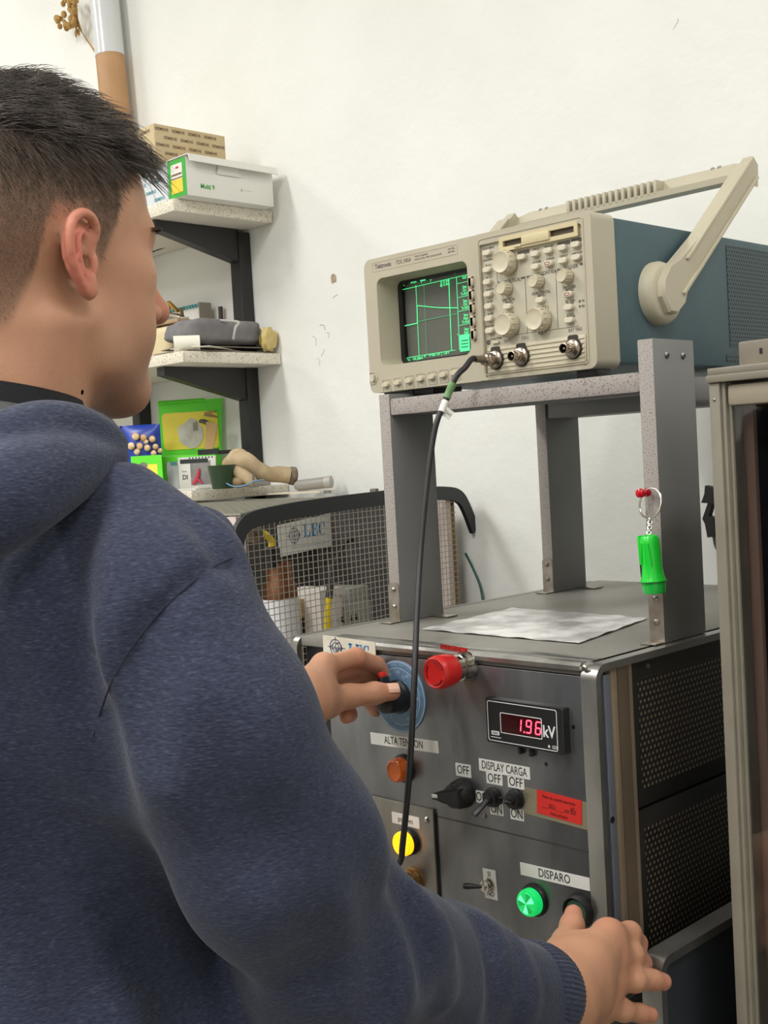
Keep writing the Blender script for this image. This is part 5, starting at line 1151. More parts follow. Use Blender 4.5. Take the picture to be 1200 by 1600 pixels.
b = MB().box(-2.165, -2.094, 1.50, 1.54, ZS3+.0003, ZS3+.004, .001); tag(obj('white_saw_blade', b, mat('pale_grey_strip', (204, 202, 196), .5), origin=(-2.13, 1.52, ZS3)), 'flat pale strip lying on the front of the lowest shelf', 'strip')
kb_ = rp(397, 764, 1.535); kb_[2] = ZS3+.0004; ht = .028
b = MB().lathe([(.010, 0), (.010, .003), (.0028, .004), (.0028, ht)], kb_, Z_, 14); tag(obj('clamp_bolt', b, M_scr, origin=kb_), 'small steel bolt standing on the lowest shelf edge', 'bolt')
sx_ = rp(420, 752, 1.62); sx_[2] = ZS3+.0004; b = MB(); b.box(-2.17, SX-.002, 1.56, 1.70, ZS3+.0004, ZS3+.010, .002); tag(obj('grey_case', b, mat('grey_plastic_case', (172, 168, 162), .5), origin=(-2.13, 1.63, ZS3)), 'flat grey case under the leather glove on the lowest shelf', 'case')
pm0 = at(470, 771, 1, 1.665); pm0[2] = max(pm0[2], CZ1+.002)
b = MB().obox(pm0+Z_*.0022, unit(V(.95, .3, 0)), unit(V(-.3, .95, 0)), Z_, .13, .06, .003); tag(obj('paper_card', b, mat('cream_paper', (224, 212, 190), .6), origin=pm0), 'cream card lying on the cage top beside the lowest shelf', 'card')
m0 = pm0+V(-.02, .012, .0165); ma = unit(V(.80, .42, .06))
b = MB().lathe([(.007, -.008), (.012, .0), (.0125, .045), (.0125, .062)], m0, ma, 18); mk_ = tag(obj('marker_pen', b, mat('grey_plastic_marker', (150, 146, 140), .4), origin=m0), 'grey capped marker lying on the cream card', 'marker')
obj('marker_cap', MB().lathe([(.0135, .062), (.0135, .076), (.009, .078)], m0, ma, 18), mat('light_grey_plastic', (176, 172, 166), .4), mk_)
for px, py, nm, lb in ((512, 771, 'steel_nut', 'small grey nut on the cage top near the rubber edge'), (585, 769, 'steel_washer', 'small grey clip on the cage top beside the left post')):
    c = at(px, py, 1, 1.60 if px < 550 else 1.50); c[2] = max(c[2], CZ1+.0015); tag(obj(nm, MB().lathe([(.008, 0), (.008, .006), (.004, .007)], c, Z_, 6), M_scr, origin=c), lb, 'hardware')
# small black tray bracket on the upright
bt_ = rp(374, 702, 1.60); btx = at(404, 697, 1, 1.735)[0]
tag(obj('black_tray', MB().box(btx-.075, btx, 1.62, 1.714, bt_[2]-.006, bt_[2]+.002, .001).box(btx-.075, btx, 1.618, 1.622, bt_[2]-.006, bt_[2]+.006), M_blk2, origin=(btx-.04, 1.66, bt_[2])), 'black metal tray fixed to the shelf upright above the glove', 'tray')
bx_ = rp(192, 664, 1.56); tag(obj('blue_can', MB().lathe([(.022, 0), (.022, .075), (.019, .08)], V(bx_[0]-.05, 1.60, ZS3+.0005), Z_, 20), mat('blue_tin', (40, 78, 140), .35, col2=(200, 206, 210), nscale=30), origin=(bx_[0]-.05, 1.60, ZS3)), 'blue tin behind the snack bag on the lowest shelf', 'tin')
# ---------------------------------------------------------------- the person
class Prim:
    def __init__(s, kind, k, sub=False, **a): s.kind = kind; s.k = k; s.sub = sub; s.__dict__.update(a); s.bs()
    def bs(s):
        if s.kind == 'rc': s.c = (s.a+s.b)/2; s.r = np.linalg.norm(s.a-s.b)/2+max(s.ra, s.rb)
        elif s.kind == 'el': s.c = s.o; s.r = max(s.rad)
        elif s.kind == 'grp':
            cs = np.array([p.c for p in s.items]); s.c = cs.mean(0); s.r = max(np.linalg.norm(p.c-s.c)+p.r for p in s.items)
    def d(s, P):
        if s.kind == 'rc':
            ab = s.b-s.a; l2 = ab @ ab+1e-12; t = np.clip(((P-s.a) @ ab)/l2, 0, 1)
            q = P-s.a-t[:, None]*ab; return np.sqrt((q*q).sum(1))-(s.ra+(s.rb-s.ra)*t)
        if s.kind == 'el':
            q = (P-s.o) @ s.M / s.rad; k0 = np.sqrt((q*q).sum(1)); k1 = np.sqrt(((q/s.rad)**2).sum(1))+1e-9
            return k0*(k0-1)/k1
        return sdf(s.items, P)
def rc(a, b, ra, rb=None, k=.008, sub=False): return Prim('rc', k, sub, a=np.asarray(a, float), b=np.asarray(b, float), ra=ra, rb=ra if rb is None else rb)
def el(o, rad, k=.01, sub=False, M=None): return Prim('el', k, sub, o=np.asarray(o, float), rad=np.array(rad, float), M=np.eye(3) if M is None else np.asarray(M, float))
def grp(items, k=.005, sub=False): return Prim('grp', k, sub, items=items)
def spline(pts, rs, m=4):
    P = np.array(pts, float); N = len(P); Q = []; R = []
    for i in range(N-1):
        a, b_, c, d = P[max(i-1, 0)], P[i], P[i+1], P[min(i+2, N-1)]
        for k in range(m):
            t = k/m; Q.append(.5*((2*b_)+(c-a)*t+(2*a-5*b_+4*c-d)*t*t+(3*b_-a-3*c+d)*t**3)); R.append(rs[i]*(1-t)+rs[i+1]*t)
    return Q+[P[-1]], R+[rs[-1]]
def chain(pts, rs, k=.004, k2=.003): return grp([rc(pts[i], pts[i+1], rs[i], rs[i+1], k) for i in range(len(pts)-1)], k2)
BIG = 1.
def sdf(items, P, cen=None, rad=None):
    D = np.full(len(P), BIG)
    if cen is None: cen = P.mean(0); rad = np.sqrt(((P-cen)**2).sum(1).max())
    for it in items:
        if np.linalg.norm(it.c-cen)-it.r > rad+max(.03, it.k*2): continue
        d = it.d(P) if it.kind != 'grp' else sdf(it.items, P, cen, rad); k = it.k
        if it.sub:
            h = np.clip(.5-.5*(D+d)/k, 0, 1); D = D*(1-h)-d*h+k*h*(1-h)
        else:
            h = np.clip(.5+.5*(D-d)/k, 0, 1); D = D*(1-h)+d*h-k*h*(1-h)
    return D
def mesh_sdf(items, h, lo, hi, post=None, n=14, smooth=1):
    """sparse surface nets over blocks of n cells"""
    lo = np.asarray(lo, float); nb = np.ceil((np.asarray(hi)-lo)/(h*n)).astype(int); N = nb*n
    g = np.arange(n+1); G3 = np.stack(np.meshgrid(g, g, g, indexing='ij'), -1).reshape(-1, 3)
    f = (lambda P, c, r: post(P, sdf(items, P, c, r))) if post else (lambda P, c, r: sdf(items, P, c, r))
    keys = []; verts = []; quads = []
    K = lambda i: (i[..., 0]*(N[1]+2)+i[..., 1])*(N[2]+2)+i[..., 2]
    rad = h*n*.5*1.7321
    for bi in np.ndindex(*nb):
        b0 = np.array(bi)*n; c = lo+(b0+n/2)*h
        dc = f(c[None], c, rad)[0]
        if abs(dc) > rad*1.25+.012: continue
        D = f(lo+(b0+G3)*h, c, rad).reshape((n+1,)*3); S = D < 0
        if S.all() or not S.any(): continue
        cnt = np.zeros((n,)*3, int); acc = np.zeros((n, n, n, 3)); ne = np.zeros((n,)*3)
        for dx in (0, 1):
            for dy in (0, 1):
                for dz in (0, 1): cnt += S[dx:dx+n, dy:dy+n, dz:dz+n]
        act = (cnt > 0) & (cnt < 8)
        for ax in range(3):
            o1, o2 = [a for a in range(3) if a != ax]
            for d1_ in (0, 1):
                for d2_ in (0, 1):
                    s0 = [0, 0, 0]; s0[o1] = d1_; s0[o2] = d2_; s1 = list(s0); s1[ax] = 1
                    A = D[s0[0]:s0[0]+n, s0[1]:s0[1]+n, s0[2]:s0[2]+n]; B = D[s1[0]:s1[0]+n, s1[1]:s1[1]+n, s1[2]:s1[2]+n]
                    x = (A < 0) != (B < 0); t = np.where(x, A/(A-B+1e-20), 0)
                    p = np.zeros((n, n, n, 3)); p[..., o1] = d1_; p[..., o2] = d2_; p[..., ax] = t
                    acc += p*x[..., None]; ne += x
        idx = np.argwhere(act); pv = acc[act]/ne[act][:, None]
        keys.append(K(idx+b0)); verts.append(lo+(idx+b0+pv)*h)
        for ax in range(3):
            o1, o2 = [(1, 2), (2, 0), (0, 1)][ax]
            sl0 = [slice(0, n)]*3; sl1 = [slice(0, n)]*3; sl1[ax] = slice(1, n+1)
            a, b_ = S[tuple(sl0)], S[tuple(sl1)]; e = np.argwhere(a != b_)
            if not len(e): continue
            inside = a[tuple(e.T)]; e = e+b0
            u = np.zeros(3, int); v = np.zeros(3, int); u[o1] = 1; v[o2] = 1
            q = np.stack([K(e-u-v), K(e-v), K(e), K(e-u)], 1); q[~inside] = q[~inside][:, ::-1]; quads.append(q)
    keys = np.concatenate(keys); verts = np.concatenate(verts); quads = np.concatenate(quads)
    o = np.argsort(keys); ks = keys[o]; j = np.searchsorted(ks, quads); j = np.clip(j, 0, len(ks)-1); ok = (ks[j] == quads).all(1); F = o[j[ok]]
    used = np.unique(F); rm = np.full(len(verts), -1); rm[used] = np.arange(len(used)); verts = verts[used]; F = rm[F]
    for _ in range(smooth):
        acc = np.zeros_like(verts); c = np.zeros(len(verts))
        for i in range(4):
            np.add.at(acc, F[:, i], verts[F[:, (i+1) % 4]]+verts[F[:, (i+3) % 4]]); np.add.at(c, F[:, i], 2)
        verts = verts*.5+.5*acc/np.maximum(c, 1)[:, None]
    return verts, F
def np_obj(name, verts, F, mats, parent, attr=None):
    off = world_loc(parent); me = bpy.data.meshes.new(name)
    me.vertices.add(len(verts)); me.vertices.foreach_set('co', (verts-off).astype(np.float32).ravel())
    k = F.shape[1]; me.loops.add(F.size); me.loops.foreach_set('vertex_index', F.astype(np.int32).ravel())
    me.polygons.add(len(F)); me.polygons.foreach_set('loop_start', np.arange(0, F.size, k, dtype=np.int32)); me.polygons.foreach_set('loop_total', np.full(len(F), k, dtype=np.int32))
    me.polygons.foreach_set('use_smooth', np.ones(len(F), bool))
    for nm, val in (attr or {}).items():
        at_ = me.attributes.new(nm, 'FLOAT', 'POINT'); at_.data.foreach_set('value', np.asarray(val, np.float32))
    me.update(calc_edges=True); me.validate()
    for m in mats: me.materials.append(m)
    o = bpy.data.objects.new(name, me); COL.objects.link(o); o.parent = parent; return o
def smooth01(x, a, b): t = np.clip((x-a)/(b-a), 0, 1); return t*t*(3-2*t)

# ---- head (local axes: x right, y forward, z up; origin between the ear canals)
HY, HP = math.radians(5.0), math.radians(2.)
def Rz(a): c, s = math.cos(a), math.sin(a); return np.array([[c, -s, 0], [s, c, 0], [0, 0, 1]])
def Rx(a): c, s = math.cos(a), math.sin(a); return np.array([[1, 0, 0], [0, c, -s], [0, s, c]])
def Ry(a): c, s = math.cos(a), math.sin(a); return np.array([[c, 0, s], [0, 1, 0], [-s, 0, c]])
HR = Rz(HY) @ Rx(HP)
HO = cd(125, 405, .800) - HR @ V(.0735, -.004, .002)
def H(x, y, z): return HO + HR @ V(x, y, z)
def hel(x, y, z, a, b_, c, k=.012, sub=False, R=None): return el(H(x, y, z), (a, b_, c), k, sub, HR if R is None else HR @ R)
def hrc(p, q, ra, rb, k=.010, sub=False): return rc(H(*p), H(*q), ra, rb, k, sub)
head = [hel(0, -.012, .048, .0745, .0965, .086), hel(0, -.030, .040, .071, .082, .080, .02), hel(0, .030, .050, .066, .067, .066, .02),
        hel(0, .030, -.012, .0550, .060, .070, .025),                       # mid face
        hel(0, .048, -.050, .038, .040, .042, .03),                        # muzzle
        hrc((0, .073, -.081), (0, .068, -.076), .0175, .018, .022)]        # chin
for sx in (-1, 1):
    head += [hrc((sx*.056, .006, -.038), (sx*.048, .022, -.062), .0135, .0135, .02), hrc((sx*.048, .022, -.062), (sx*.016, .070, -.084), .0135, .0150, .018),
             hel(sx*.0415, .054, -.002, .020, .026, .018, .02),              # cheekbone
             hel(sx*.037, .046, -.040, .021, .029, .026, .025),
             hrc((sx*.012, .086, .030), (sx*.046, .072, .029), .0085, .0085, .016),   # brow
             hel(sx*.032, .088, .016, .0155, .011, .0105, .010, True),      # eye socket
             hel(sx*.031, .0755, .016, .0125, .0122, .0120, .002)]          # eyeball with lid
head += [hrc((0, .088, .030), (0, .104, .000), .0085, .0085, .012), hrc((0, .104, .0), (0, .1175, -.021), .0085, .0105, .008),
         hel(.0110, .1015, -.024, .0078, .0105, .0075, .005), hel(-.0110, .1015, -.024, .0078, .0105, .0075, .005),
         hel(.0065, .1045, -.0315, .0035, .0060, .0040, .002, True), hel(-.0065, .1045, -.0315, .0035, .0060, .0040, .002, True),
         hel(0, .088, -.052, .021, .0095, .0052, .005), hel(0, .0865, -.0615, .019, .0095, .0058, .005), hrc((-.020, .0935, -.0566), (.020, .0935, -.0566), .0016, .0016, .003, True),
         hrc((0, -.030, -.045), (0, -.050, -.200), .0560, .0600, .03), hrc((0, -.020, -.060), (0, -.036, -.170), .040, .046, .03)]
for sx in (-1, 1): head.append(hrc((sx*.050, -.020, -.040), (sx*.026, -.010, -.165), .016, .014, .022))     # neck muscle
# ears
def ear(sx):
    EO = V(sx*.0735, -.004, .002); ang = math.radians(7); Re = Rz(-sx*ang) if sx > 0 else Rz(ang)
    # ear plane axes: e_f forward, e_u up, e_n outward
    ef = Rz(sx*ang) @ V(0, 1, 0); eu = unit(V(0, -.16, 1)); en = unit(np.cross(ef, eu))*sx; eu = unit(np.cross(en, ef))*sx
    if np.dot(eu, V(0, 0, 1)) < 0: eu = -eu
    ES = .77
    E = lambda f, u, n=0.: H(*(EO+(ef*(f+.006)+eu*u+en*n*1.1)*ES))
    MM = HR @ np.stack([ef, eu, en], 1)
    it = [el(E(-.010, .006, .003), (.0146, .0223, .0045), .006, False, MM), el(E(-.004, -.022, .003), (.0073, .0100, .0038), .006, False, MM)]
    hx = [(.006, .012, .004), (.008, .024, .008), (.001, .0345, .011), (-.012, .0365, .0125), (-.024, .029, .0135), (-.030, .014, .014), (-.0285, -.002, .0125), (-.021, -.017, .010), (-.012, -.028, .007)]
    it += [chain(*spline([E(*p) for p in hx], [.0024, .0028, .0031, .0033, .0034, .0033, .0031, .0029, .0028]), .0015, .003)]
    ah = [(-.008, .022, .008), (-.017, .014, .0105), (-.0185, .001, .011), (-.013, -.012, .010), (-.007, -.017, .008)]
    it += [chain(*spline([E(*p) for p in ah], [.0023, .0027, .0027, .0024, .0021]), .0015, .003)]
    it += [el(E(-.0045, -.002, .0085), (.0081, .0092, .0072), .003, True, MM), el(E(-.006, .012, .0085), (.0065, .0050, .0050), .003, True, MM),
           el(E(.0015, -.003, .002), (.0031, .0039, .0090), .002, True, MM),
           rc(E(.0055, -.001, .004), E(.0040, -.008, .005), .0032, .0028, .003), el(E(-.005, -.0265, .005), (.0066, .0074, .0034), .004, False, MM)]
    return grp(it, .004)
head += [ear(1), ear(-1)]

# ---- arms, shoulders, torso (skin under the clothes) and hands
SHR, SHL = cd(246, 945, .680), V(-.955, .425, 1.372)
ELR, WRR = cd(520, 1478, .775), cd(876, 1562, 1.010)
ELL, WRL = V(-1.045, .560, 1.135), cd(478, 1092, 1.215)
NB = H(0, -.050, -.20)
torso = [rc(NB, V(-.765, .375, 1.30), .062, .10, .05), el(V(-.768, .390, 1.27), (.150, .095, .16), .05), el(V(-.768, .385, 1.05), (.140, .090, .20), .05), el(V(-.768, .395, .92), (.150, .105, .14), .05),
         rc(V(-.72, .37, 1.385), SHR, .040, .026, .03), rc(V(-.82, .37, 1.395), SHL, .055, .050, .04), rc(SHR, ELR, .026, .028, .02), rc(ELR, WRR, .028, .026, .012), rc(SHL, ELL, .046, .038, .02), rc(ELL, WRL, .036, .026, .012)]
# right hand: thumb on the push button, fingers round the edge of the frame
def Q(px, py, d): return cd(px, py, d)
rw = WRR
R_I = [Q(950, 1461, 1.098), Q(984, 1458, 1.122), Q(996, 1474, 1.145), Q(990, 1483, 1.160)]
R_M = [Q(956, 1498, 1.088), Q(988, 1492, 1.110), Q(1002, 1505, 1.130), Q(996, 1513, 1.146)]
R_R = [Q(950, 1536, 1.075), Q(992, 1532, 1.094), Q(1020, 1531, 1.108), Q(1036, 1534, 1.116)]
R_L = [Q(938, 1574, 1.066), Q(974, 1579, 1.080), Q(1000, 1583, 1.092), Q(1016, 1586, 1.098)]
R_T = [Q(864, 1505, 1.055), Q(884, 1472, 1.105), Q(894, 1447, 1.130), Q(896, 1428, 1.143)]
handR = [rc(rw, (R_I[0]+R_M[0])/2, .0270, .0150, .014), rc(rw, R_R[0], .0260, .0145, .014), rc(rw, R_L[0], .0250, .0135, .014), rc(rw, R_I[0], .0260, .0130, .014), rc(rw*.5+R_I[0]*.5, rw*.5+R_R[0]*.5, .019, .019, .014),
         rc(R_I[0], R_M[0], .0125, .0125, .010), rc(R_M[0], R_R[0], .0125, .0120, .010), rc(R_R[0], R_L[0], .0120, .0110, .010),
         rc(Q(870, 1530, 1.030), Q(893, 1484, 1.085), .021, .0165, .016)]
for pts, rs in ((R_I, (.0108, .0104, .0094, .0080)), (R_M, (.0112, .0106, .0096, .0082)), (R_R, (.0106, .0100, .0090, .0082)), (R_L, (.0098, .0088, .0082, .0076))):
    handR.append(chain(pts, rs, .004, .0075)); handR.append(el(pts[0]-unit(Q(900, 1500, 1.2)-CC)*.0045, (.0090, .0090, .0085), .009)); handR.append(el(pts[1]-unit(ray(950, 1500))*.0012, (.0098, .0098, .0094), .004))
handR.append(chain(R_T, (.0160, .0122, .0105, .0088), .006, .007)); handR.append(el(R_T[2], (.0112, .0112, .0110), .004))
# tendons and veins on the back of the hand
bk = -unit(ray(910, 1520))
for a, t in ((R_I[0], .0020), (R_M[0], .0022), (R_R[0], .0020)): handR.append(rc(rw*.35+a*.65+bk*.0085, a+bk*.0105, .0026, .0030, .009))
handR.append(grp([rc(Q(893, 1549, 1.0)+bk*.0, Q(905, 1533, 1.0), .001, .001)], .002)) if 0 else None
# left hand: thumb on top of the knob towards the viewer, fingers curled behind it
lw = WRL
L_I = [Q(506, 1040, 1.285), Q(556, 1027, 1.325), Q(588, 1038, 1.352), Q(605, 1056, 1.362)]
L_M = [Q(505, 1058, 1.300), Q(552, 1044, 1.345), Q(583, 1062, 1.372), Q(592, 1080, 1.380)]
L_R = [Q(504, 1078, 1.305), Q(548, 1070, 1.350), Q(575, 1092, 1.375), Q(586, 1110, 1.378)]
L_L = [Q(505, 1098, 1.300), Q(536, 1102, 1.330), Q(546, 1116, 1.330), Q(541, 1120, 1.312)]
L_T = [Q(500, 1098, 1.255), Q(545, 1088, 1.290), Q(585, 1083, 1.305), Q(613, 1081, 1.312)]
handL = [rc(lw, L_I[0], .0235, .0135, .012), rc(lw, L_M[0], .0235, .0130, .012), rc(lw, L_R[0], .0230, .0130, .012), rc(lw, L_L[0], .0220, .0130, .012),
         rc(L_I[0], L_M[0], .0125, .0120, .008), rc(L_M[0], L_R[0], .012, .012, .008), rc(L_R[0], L_L[0], .012, .0115, .008), rc(lw, Q(512, 1096, 1.262), .0220, .0170, .014)]
for pts, rs in ((L_I, (.0110, .0100, .0090, .0078)), (L_M, (.0110, .0102, .0092, .0080)), (L_R, (.0104, .0096, .0088, .0076)), (L_L, (.0098, .0090, .0084, .0080))):
    handL.append(chain(pts, rs, .004, .0035)); handL.append(el(pts[1], (.0104, .0104, .0102), .004))
handL.append(chain(L_T, (.0165, .0128, .0112, .0094), .006, .006)); handL.append(el(L_T[2], (.0120, .0120, .0112), .004))
bvs, bF = mesh_sdf(torso+head+handR+handL, .0022, (-1.16, .26, .80), (-.50, 1.0, 1.76))
# where hair grows: a mask over the scalp, thinning downwards
loc = (bvs-HO) @ HR
x, y, z = loc.T
def hair_mask(x, y, z):
    """1 under the hair, 0 on bare skin; in head axes"""
    # lower edge of the hair by how far forward the point lies
    edge = np.interp(y, [-.14, -.075, -.050, -.034, -.030, -.022, .006, .014, .020, .026, .034, .040, .060, .08], [-.060, -.052, -.040, -.010, .018, .032, .034, .006, .000, .012, .030, .058, .080, .098])
    return smooth01(z, edge-.005, edge+.012)*(np.abs(x) < .0885)
hm = hair_mask(x, y, z)
inear = (np.abs(x) > .0735)
hm[inear & (np.hypot((y+.006)/.0165, (z-.003)/.028) < 1.0)] = 0
fade = smooth01(z, -.030, .085)
lips = np.exp(-((x/.021)**2+((y-.092)/.010)**2+((z+.0565)/.0085)**2))
pink = np.clip(np.exp(-(((np.abs(x)-.084)/.012)**2+((y+.012)/.022)**2+((z-.003)/.036)**2)), 0, 1)*smooth01(np.abs(x), .0745, .0780)
for tip in (R_I[2], R_M[2], R_R[3], R_L[3], R_T[3], L_I[3], L_M[3], L_L[3], L_T[3], R_I[0], R_M[0], R_R[0], L_I[1], L_L[2]):
    pink = np.maximum(pink, .40*np.exp(-((bvs-tip)**2).sum(1)/.017**2))
pink = np.maximum(pink, .5*np.exp(-(((y-.112)/.016)**2+((z+.022)/.016)**2+(x/.018)**2)))
def skin_mat():
    m = mat('skin', (190, 142, 114), .50, sub=.10, spec=.4); nt = m.node_tree; b = nt.nodes['Principled BSDF']; L = nt.links.new
    def mixc(fac, c1, c2):
        n = nt.nodes.new('ShaderNodeMix'); n.data_type = 'RGBA'
        L(fac, n.inputs[0])
        for i, c in ((6, c1), (7, c2)):
            if isinstance(c, tuple): n.inputs[i].default_value = lin(c)
            else: L(c, n.inputs[i])
        return n.outputs[2]
    tc = nt.nodes.new('ShaderNodeTexCoord'); no = nt.nodes.new('ShaderNodeTexNoise'); no.inputs['Scale'].default_value = 45; no.inputs['Detail'].default_value = 4; L(tc.outputs['Object'], no.inputs[0])
    base = mixc(no.outputs['Fac'], (196, 147, 117), (180, 131, 103))
    A = lambda n: (lambda q: (setattr(q, 'attribute_name', n), q.outputs['Fac'])[1])(nt.nodes.new('ShaderNodeAttribute'))
    c = mixc(A('pink'), base, (206, 118, 100)); c = mixc(A('lips'), c, (170, 90, 84))
    n2 = nt.nodes.new('ShaderNodeTexNoise'); n2.inputs['Scale'].default_value = 900; n2.inputs['Detail'].default_value = 2; L(tc.outputs['Object'], n2.inputs[0])
    rr = nt.nodes.new('ShaderNodeValToRGB'); rr.color_ramp.elements[0].position = .40; rr.color_ramp.elements[1].position = .60; L(n2.outputs['Fac'], rr.inputs[0])
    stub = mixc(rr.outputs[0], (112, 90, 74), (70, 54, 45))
    c = mixc(A('stubble_shade'), c, stub); L(c, b.inputs['Base Color'])
    bp = nt.nodes.new('ShaderNodeBump'); bp.inputs['Strength'].default_value = 1; bp.inputs['Distance'].default_value = .00022
    n3 = nt.nodes.new('ShaderNodeTexNoise'); n3.inputs['Scale'].default_value = 420; n3.inputs['Detail'].default_value = 3; L(tc.outputs['Object'], n3.inputs[0]); L(n3.outputs['Fac'], bp.inputs['Height']); L(bp.outputs[0], b.inputs['Normal'])
    return m
M_skin = skin_mat()
stub = np.clip(hm*(.62+.38*fade), 0, 1)
beard_shade = .24*smooth01(-z, .012, .060)*smooth01(y, -.005, .035)*(z > -.115)*(1-lips)  # jaw stubble, deepened to put shade on cheek and jaw into the colour
per = thing('person', 'young man in a dark blue hooded sweatshirt seen from behind, working the test panel', 'person', (-.77, .40, 0))
np_obj('body', bvs, bF, [M_skin], per, {'stubble_shade': np.maximum(stub, beard_shade), 'pink': pink, 'lips': lips})
# nails
M_nail = mat('finger_nail', (224, 178, 156), .25)
def nail(c, d, up, w_, l): 
    d = unit(d); up = unit(up-d*np.dot(up, d)); s = np.cross(d, up); b = MB()
    b.sheet(lambda a, e: c+d*(l*(a-.5))+s*w_*(e-.5)*(1-.12*(2*a-1)**4)+up*(.0015-.0030*(2*e-1)**2*.55), 8, 8, 0, .0006); obj('nail', b, M_nail, per)
vL = -unit(ray(600, 1080)); tdir = L_T[3]-L_T[2]
nail(L_T[3]+unit(L_T[3]-L_T[2])*.0015+unit(vL*.85+Z_*.5)*.0090, tdir, unit(vL*.85+Z_*.5), .0115, .0125)
# eye lashes and brow
from mathutils.bvhtree import BVHTree
hsel = np.where((bvs[bF[:, 0]][:, 2] > HO[2]-.02) & (bvs[bF[:, 0]][:, 1] > HO[1]+.02))[0]
bod = BVHTree.FromPolygons([Vector(p) for p in bvs], [list(map(int, bF[i])) for i in hsel])
M_hair = mat('dark_hair', (42, 35, 32), .30, col2=(84, 74, 68), nscale=60, spec=.5)
b = MB()
for sx in (1, -1):
    for i in range(22):
        t = i/21; p = H(sx*(.020+.022*t), .0885-.010*t**2, .0185-.001*t); q = H(sx*(.021+.027*t), .0975-.006*t, .0195+.001*math.sin(3*t)); b.tube([p, (p+q)/2+Z_*-.0012, q], [.0004, .0003, .00012], 3, sub=2)
obj('eyelashes', b, M_hair, per)
b = MB()
for sx in (1, -1):
    for i in range(170):
        t = rng.random(); u_ = rng.uniform(-1, 1); zz = .0275+.0035*math.sin(2.4*t)+u_*.0032*(1-.5*t); h_ = bod.ray_cast(Vector(H(sx*(.012+.046*t)*1.25, .16, zz)), Vector(HR @ unit(V(-sx*(.012+.046*t)*.25, -.085, 0))))
        if h_[0] is None: continue
        p = np.array(h_[0]); q = p+np.array(h_[1])*.0012+HR @ V(sx*.008, .0015-.004*t, .0022-.003*t-.001*u_); b.tube([p, q], [.0006, .0003], 3, sub=1)
obj('eyebrows', b, M_hair, per)
# ---- hair: longer top swept forward, short sides as fine strands
from mathutils.bvhtree import BVHTree
hmask_v = hm > .05
sel = hm[bF].min(1) > .02
fc = bvs[bF[sel]].mean(1); e1_ = bvs[bF[sel]][:, 2]-bvs[bF[sel]][:, 0]; e2_ = bvs[bF[sel]][:, 3]-bvs[bF[sel]][:, 1]; fn = np.cross(e1_, e2_); fa = np.linalg.norm(fn, axis=1); fn /= fa[:, None]
flh = (fc-HO) @ HR
nl = fn @ HR
top = smooth01(flh[:, 2]+.012*smooth01(flh[:, 1], .02, .06), .072, .100)*np.ones(len(fc))
def strands(N, prob, length, fdir, rad, seg, name, m, jit, lift, clump=0.):
    pick = rng.choice(len(fc), N, p=prob/prob.sum()); P0 = fc[pick]+rng.normal(0, .0011, (N, 3)); n0 = fn[pick]; L0 = length(flh[pick])*rng.uniform(.65, 1.2, N)
    d0 = fdir(flh[pick], nl[pick]) @ HR.T; vs = []; P = P0-n0*.002; dcur = n0*lift(flh[pick])[:, None]+d0; q_ = flh[pick]*70; dcur += clump*np.stack([np.sin(q_[:, 1]*1.3+2*np.sin(q_[:, 0])), np.sin(q_[:, 0]*1.1+q_[:, 2]+1.7*np.sin(q_[:, 1]*.8)), .8*np.sin(q_[:, 0]*.9-q_[:, 1]*1.2)], 1) @ HR.T; dcur += rng.normal(0, jit, (N, 3)); dcur /= np.linalg.norm(dcur, axis=1)[:, None]
    pts = [P]
    for k in range(seg):
        P = P+dcur*(L0/seg)[:, None]; pts.append(P); dcur = dcur+d0*.35-n0*.16*(k+1)/seg-Z_*.10*(k+1)/seg*smooth01(flh[pick][:, 1], .0, .06)[:, None]+rng.normal(0, jit*.4, (N, 3)); dcur /= np.linalg.norm(dcur, axis=1)[:, None]
    pts = np.array(pts); sd = np.cross(d0, n0)+rng.normal(0, .2, (N, 3)); sd /= np.linalg.norm(sd, axis=1)[:, None]+1e-9; sn = np.cross(sd, d0); sn /= np.linalg.norm(sn, axis=1)[:, None]+1e-9
    ang = [0, 2.094, 4.189]; V_ = []
    for k in range(seg+1):
        r = rad*(1-.75*(k/seg)**2)
        for a in ang: V_.append(pts[k]+(sd*math.cos(a)+sn*math.sin(a))*r)
    V_ = np.stack(V_, 1).reshape(-1, 3); base = np.arange(N)[:, None]*(3*(seg+1)); Fs = []
    for k in range(seg):
        for i in range(3): Fs.append(base+np.array([[3*k+i, 3*k+(i+1) % 3, 3*k+3+(i+1) % 3, 3*k+3+i]]))
    return V_, np.concatenate(Fs)
one = lambda f: np.ones(len(f))
# sides: 3 to 12 mm, pointing down and back a little
M_hs = mat('brown_short_hair', (84, 68, 56), .5, col2=(112, 92, 76), nscale=80, spec=.3)
sprob = fa*(1-.75*top)*np.clip(hm[bF[sel]].mean(1), 0, 1)*(.25+.75*smooth01(flh[:, 2], -.02, .07))
v1, f1 = strands(11000, sprob, lambda f: .0045+.012*smooth01(f[:, 2], .02, .085), lambda f, n: np.stack([0*f[:, 0], .25+0*f[:, 0], -1+0*f[:, 0]], 1)*.9, .00020, 2, '', None, .16, lambda f: .75*one(f))
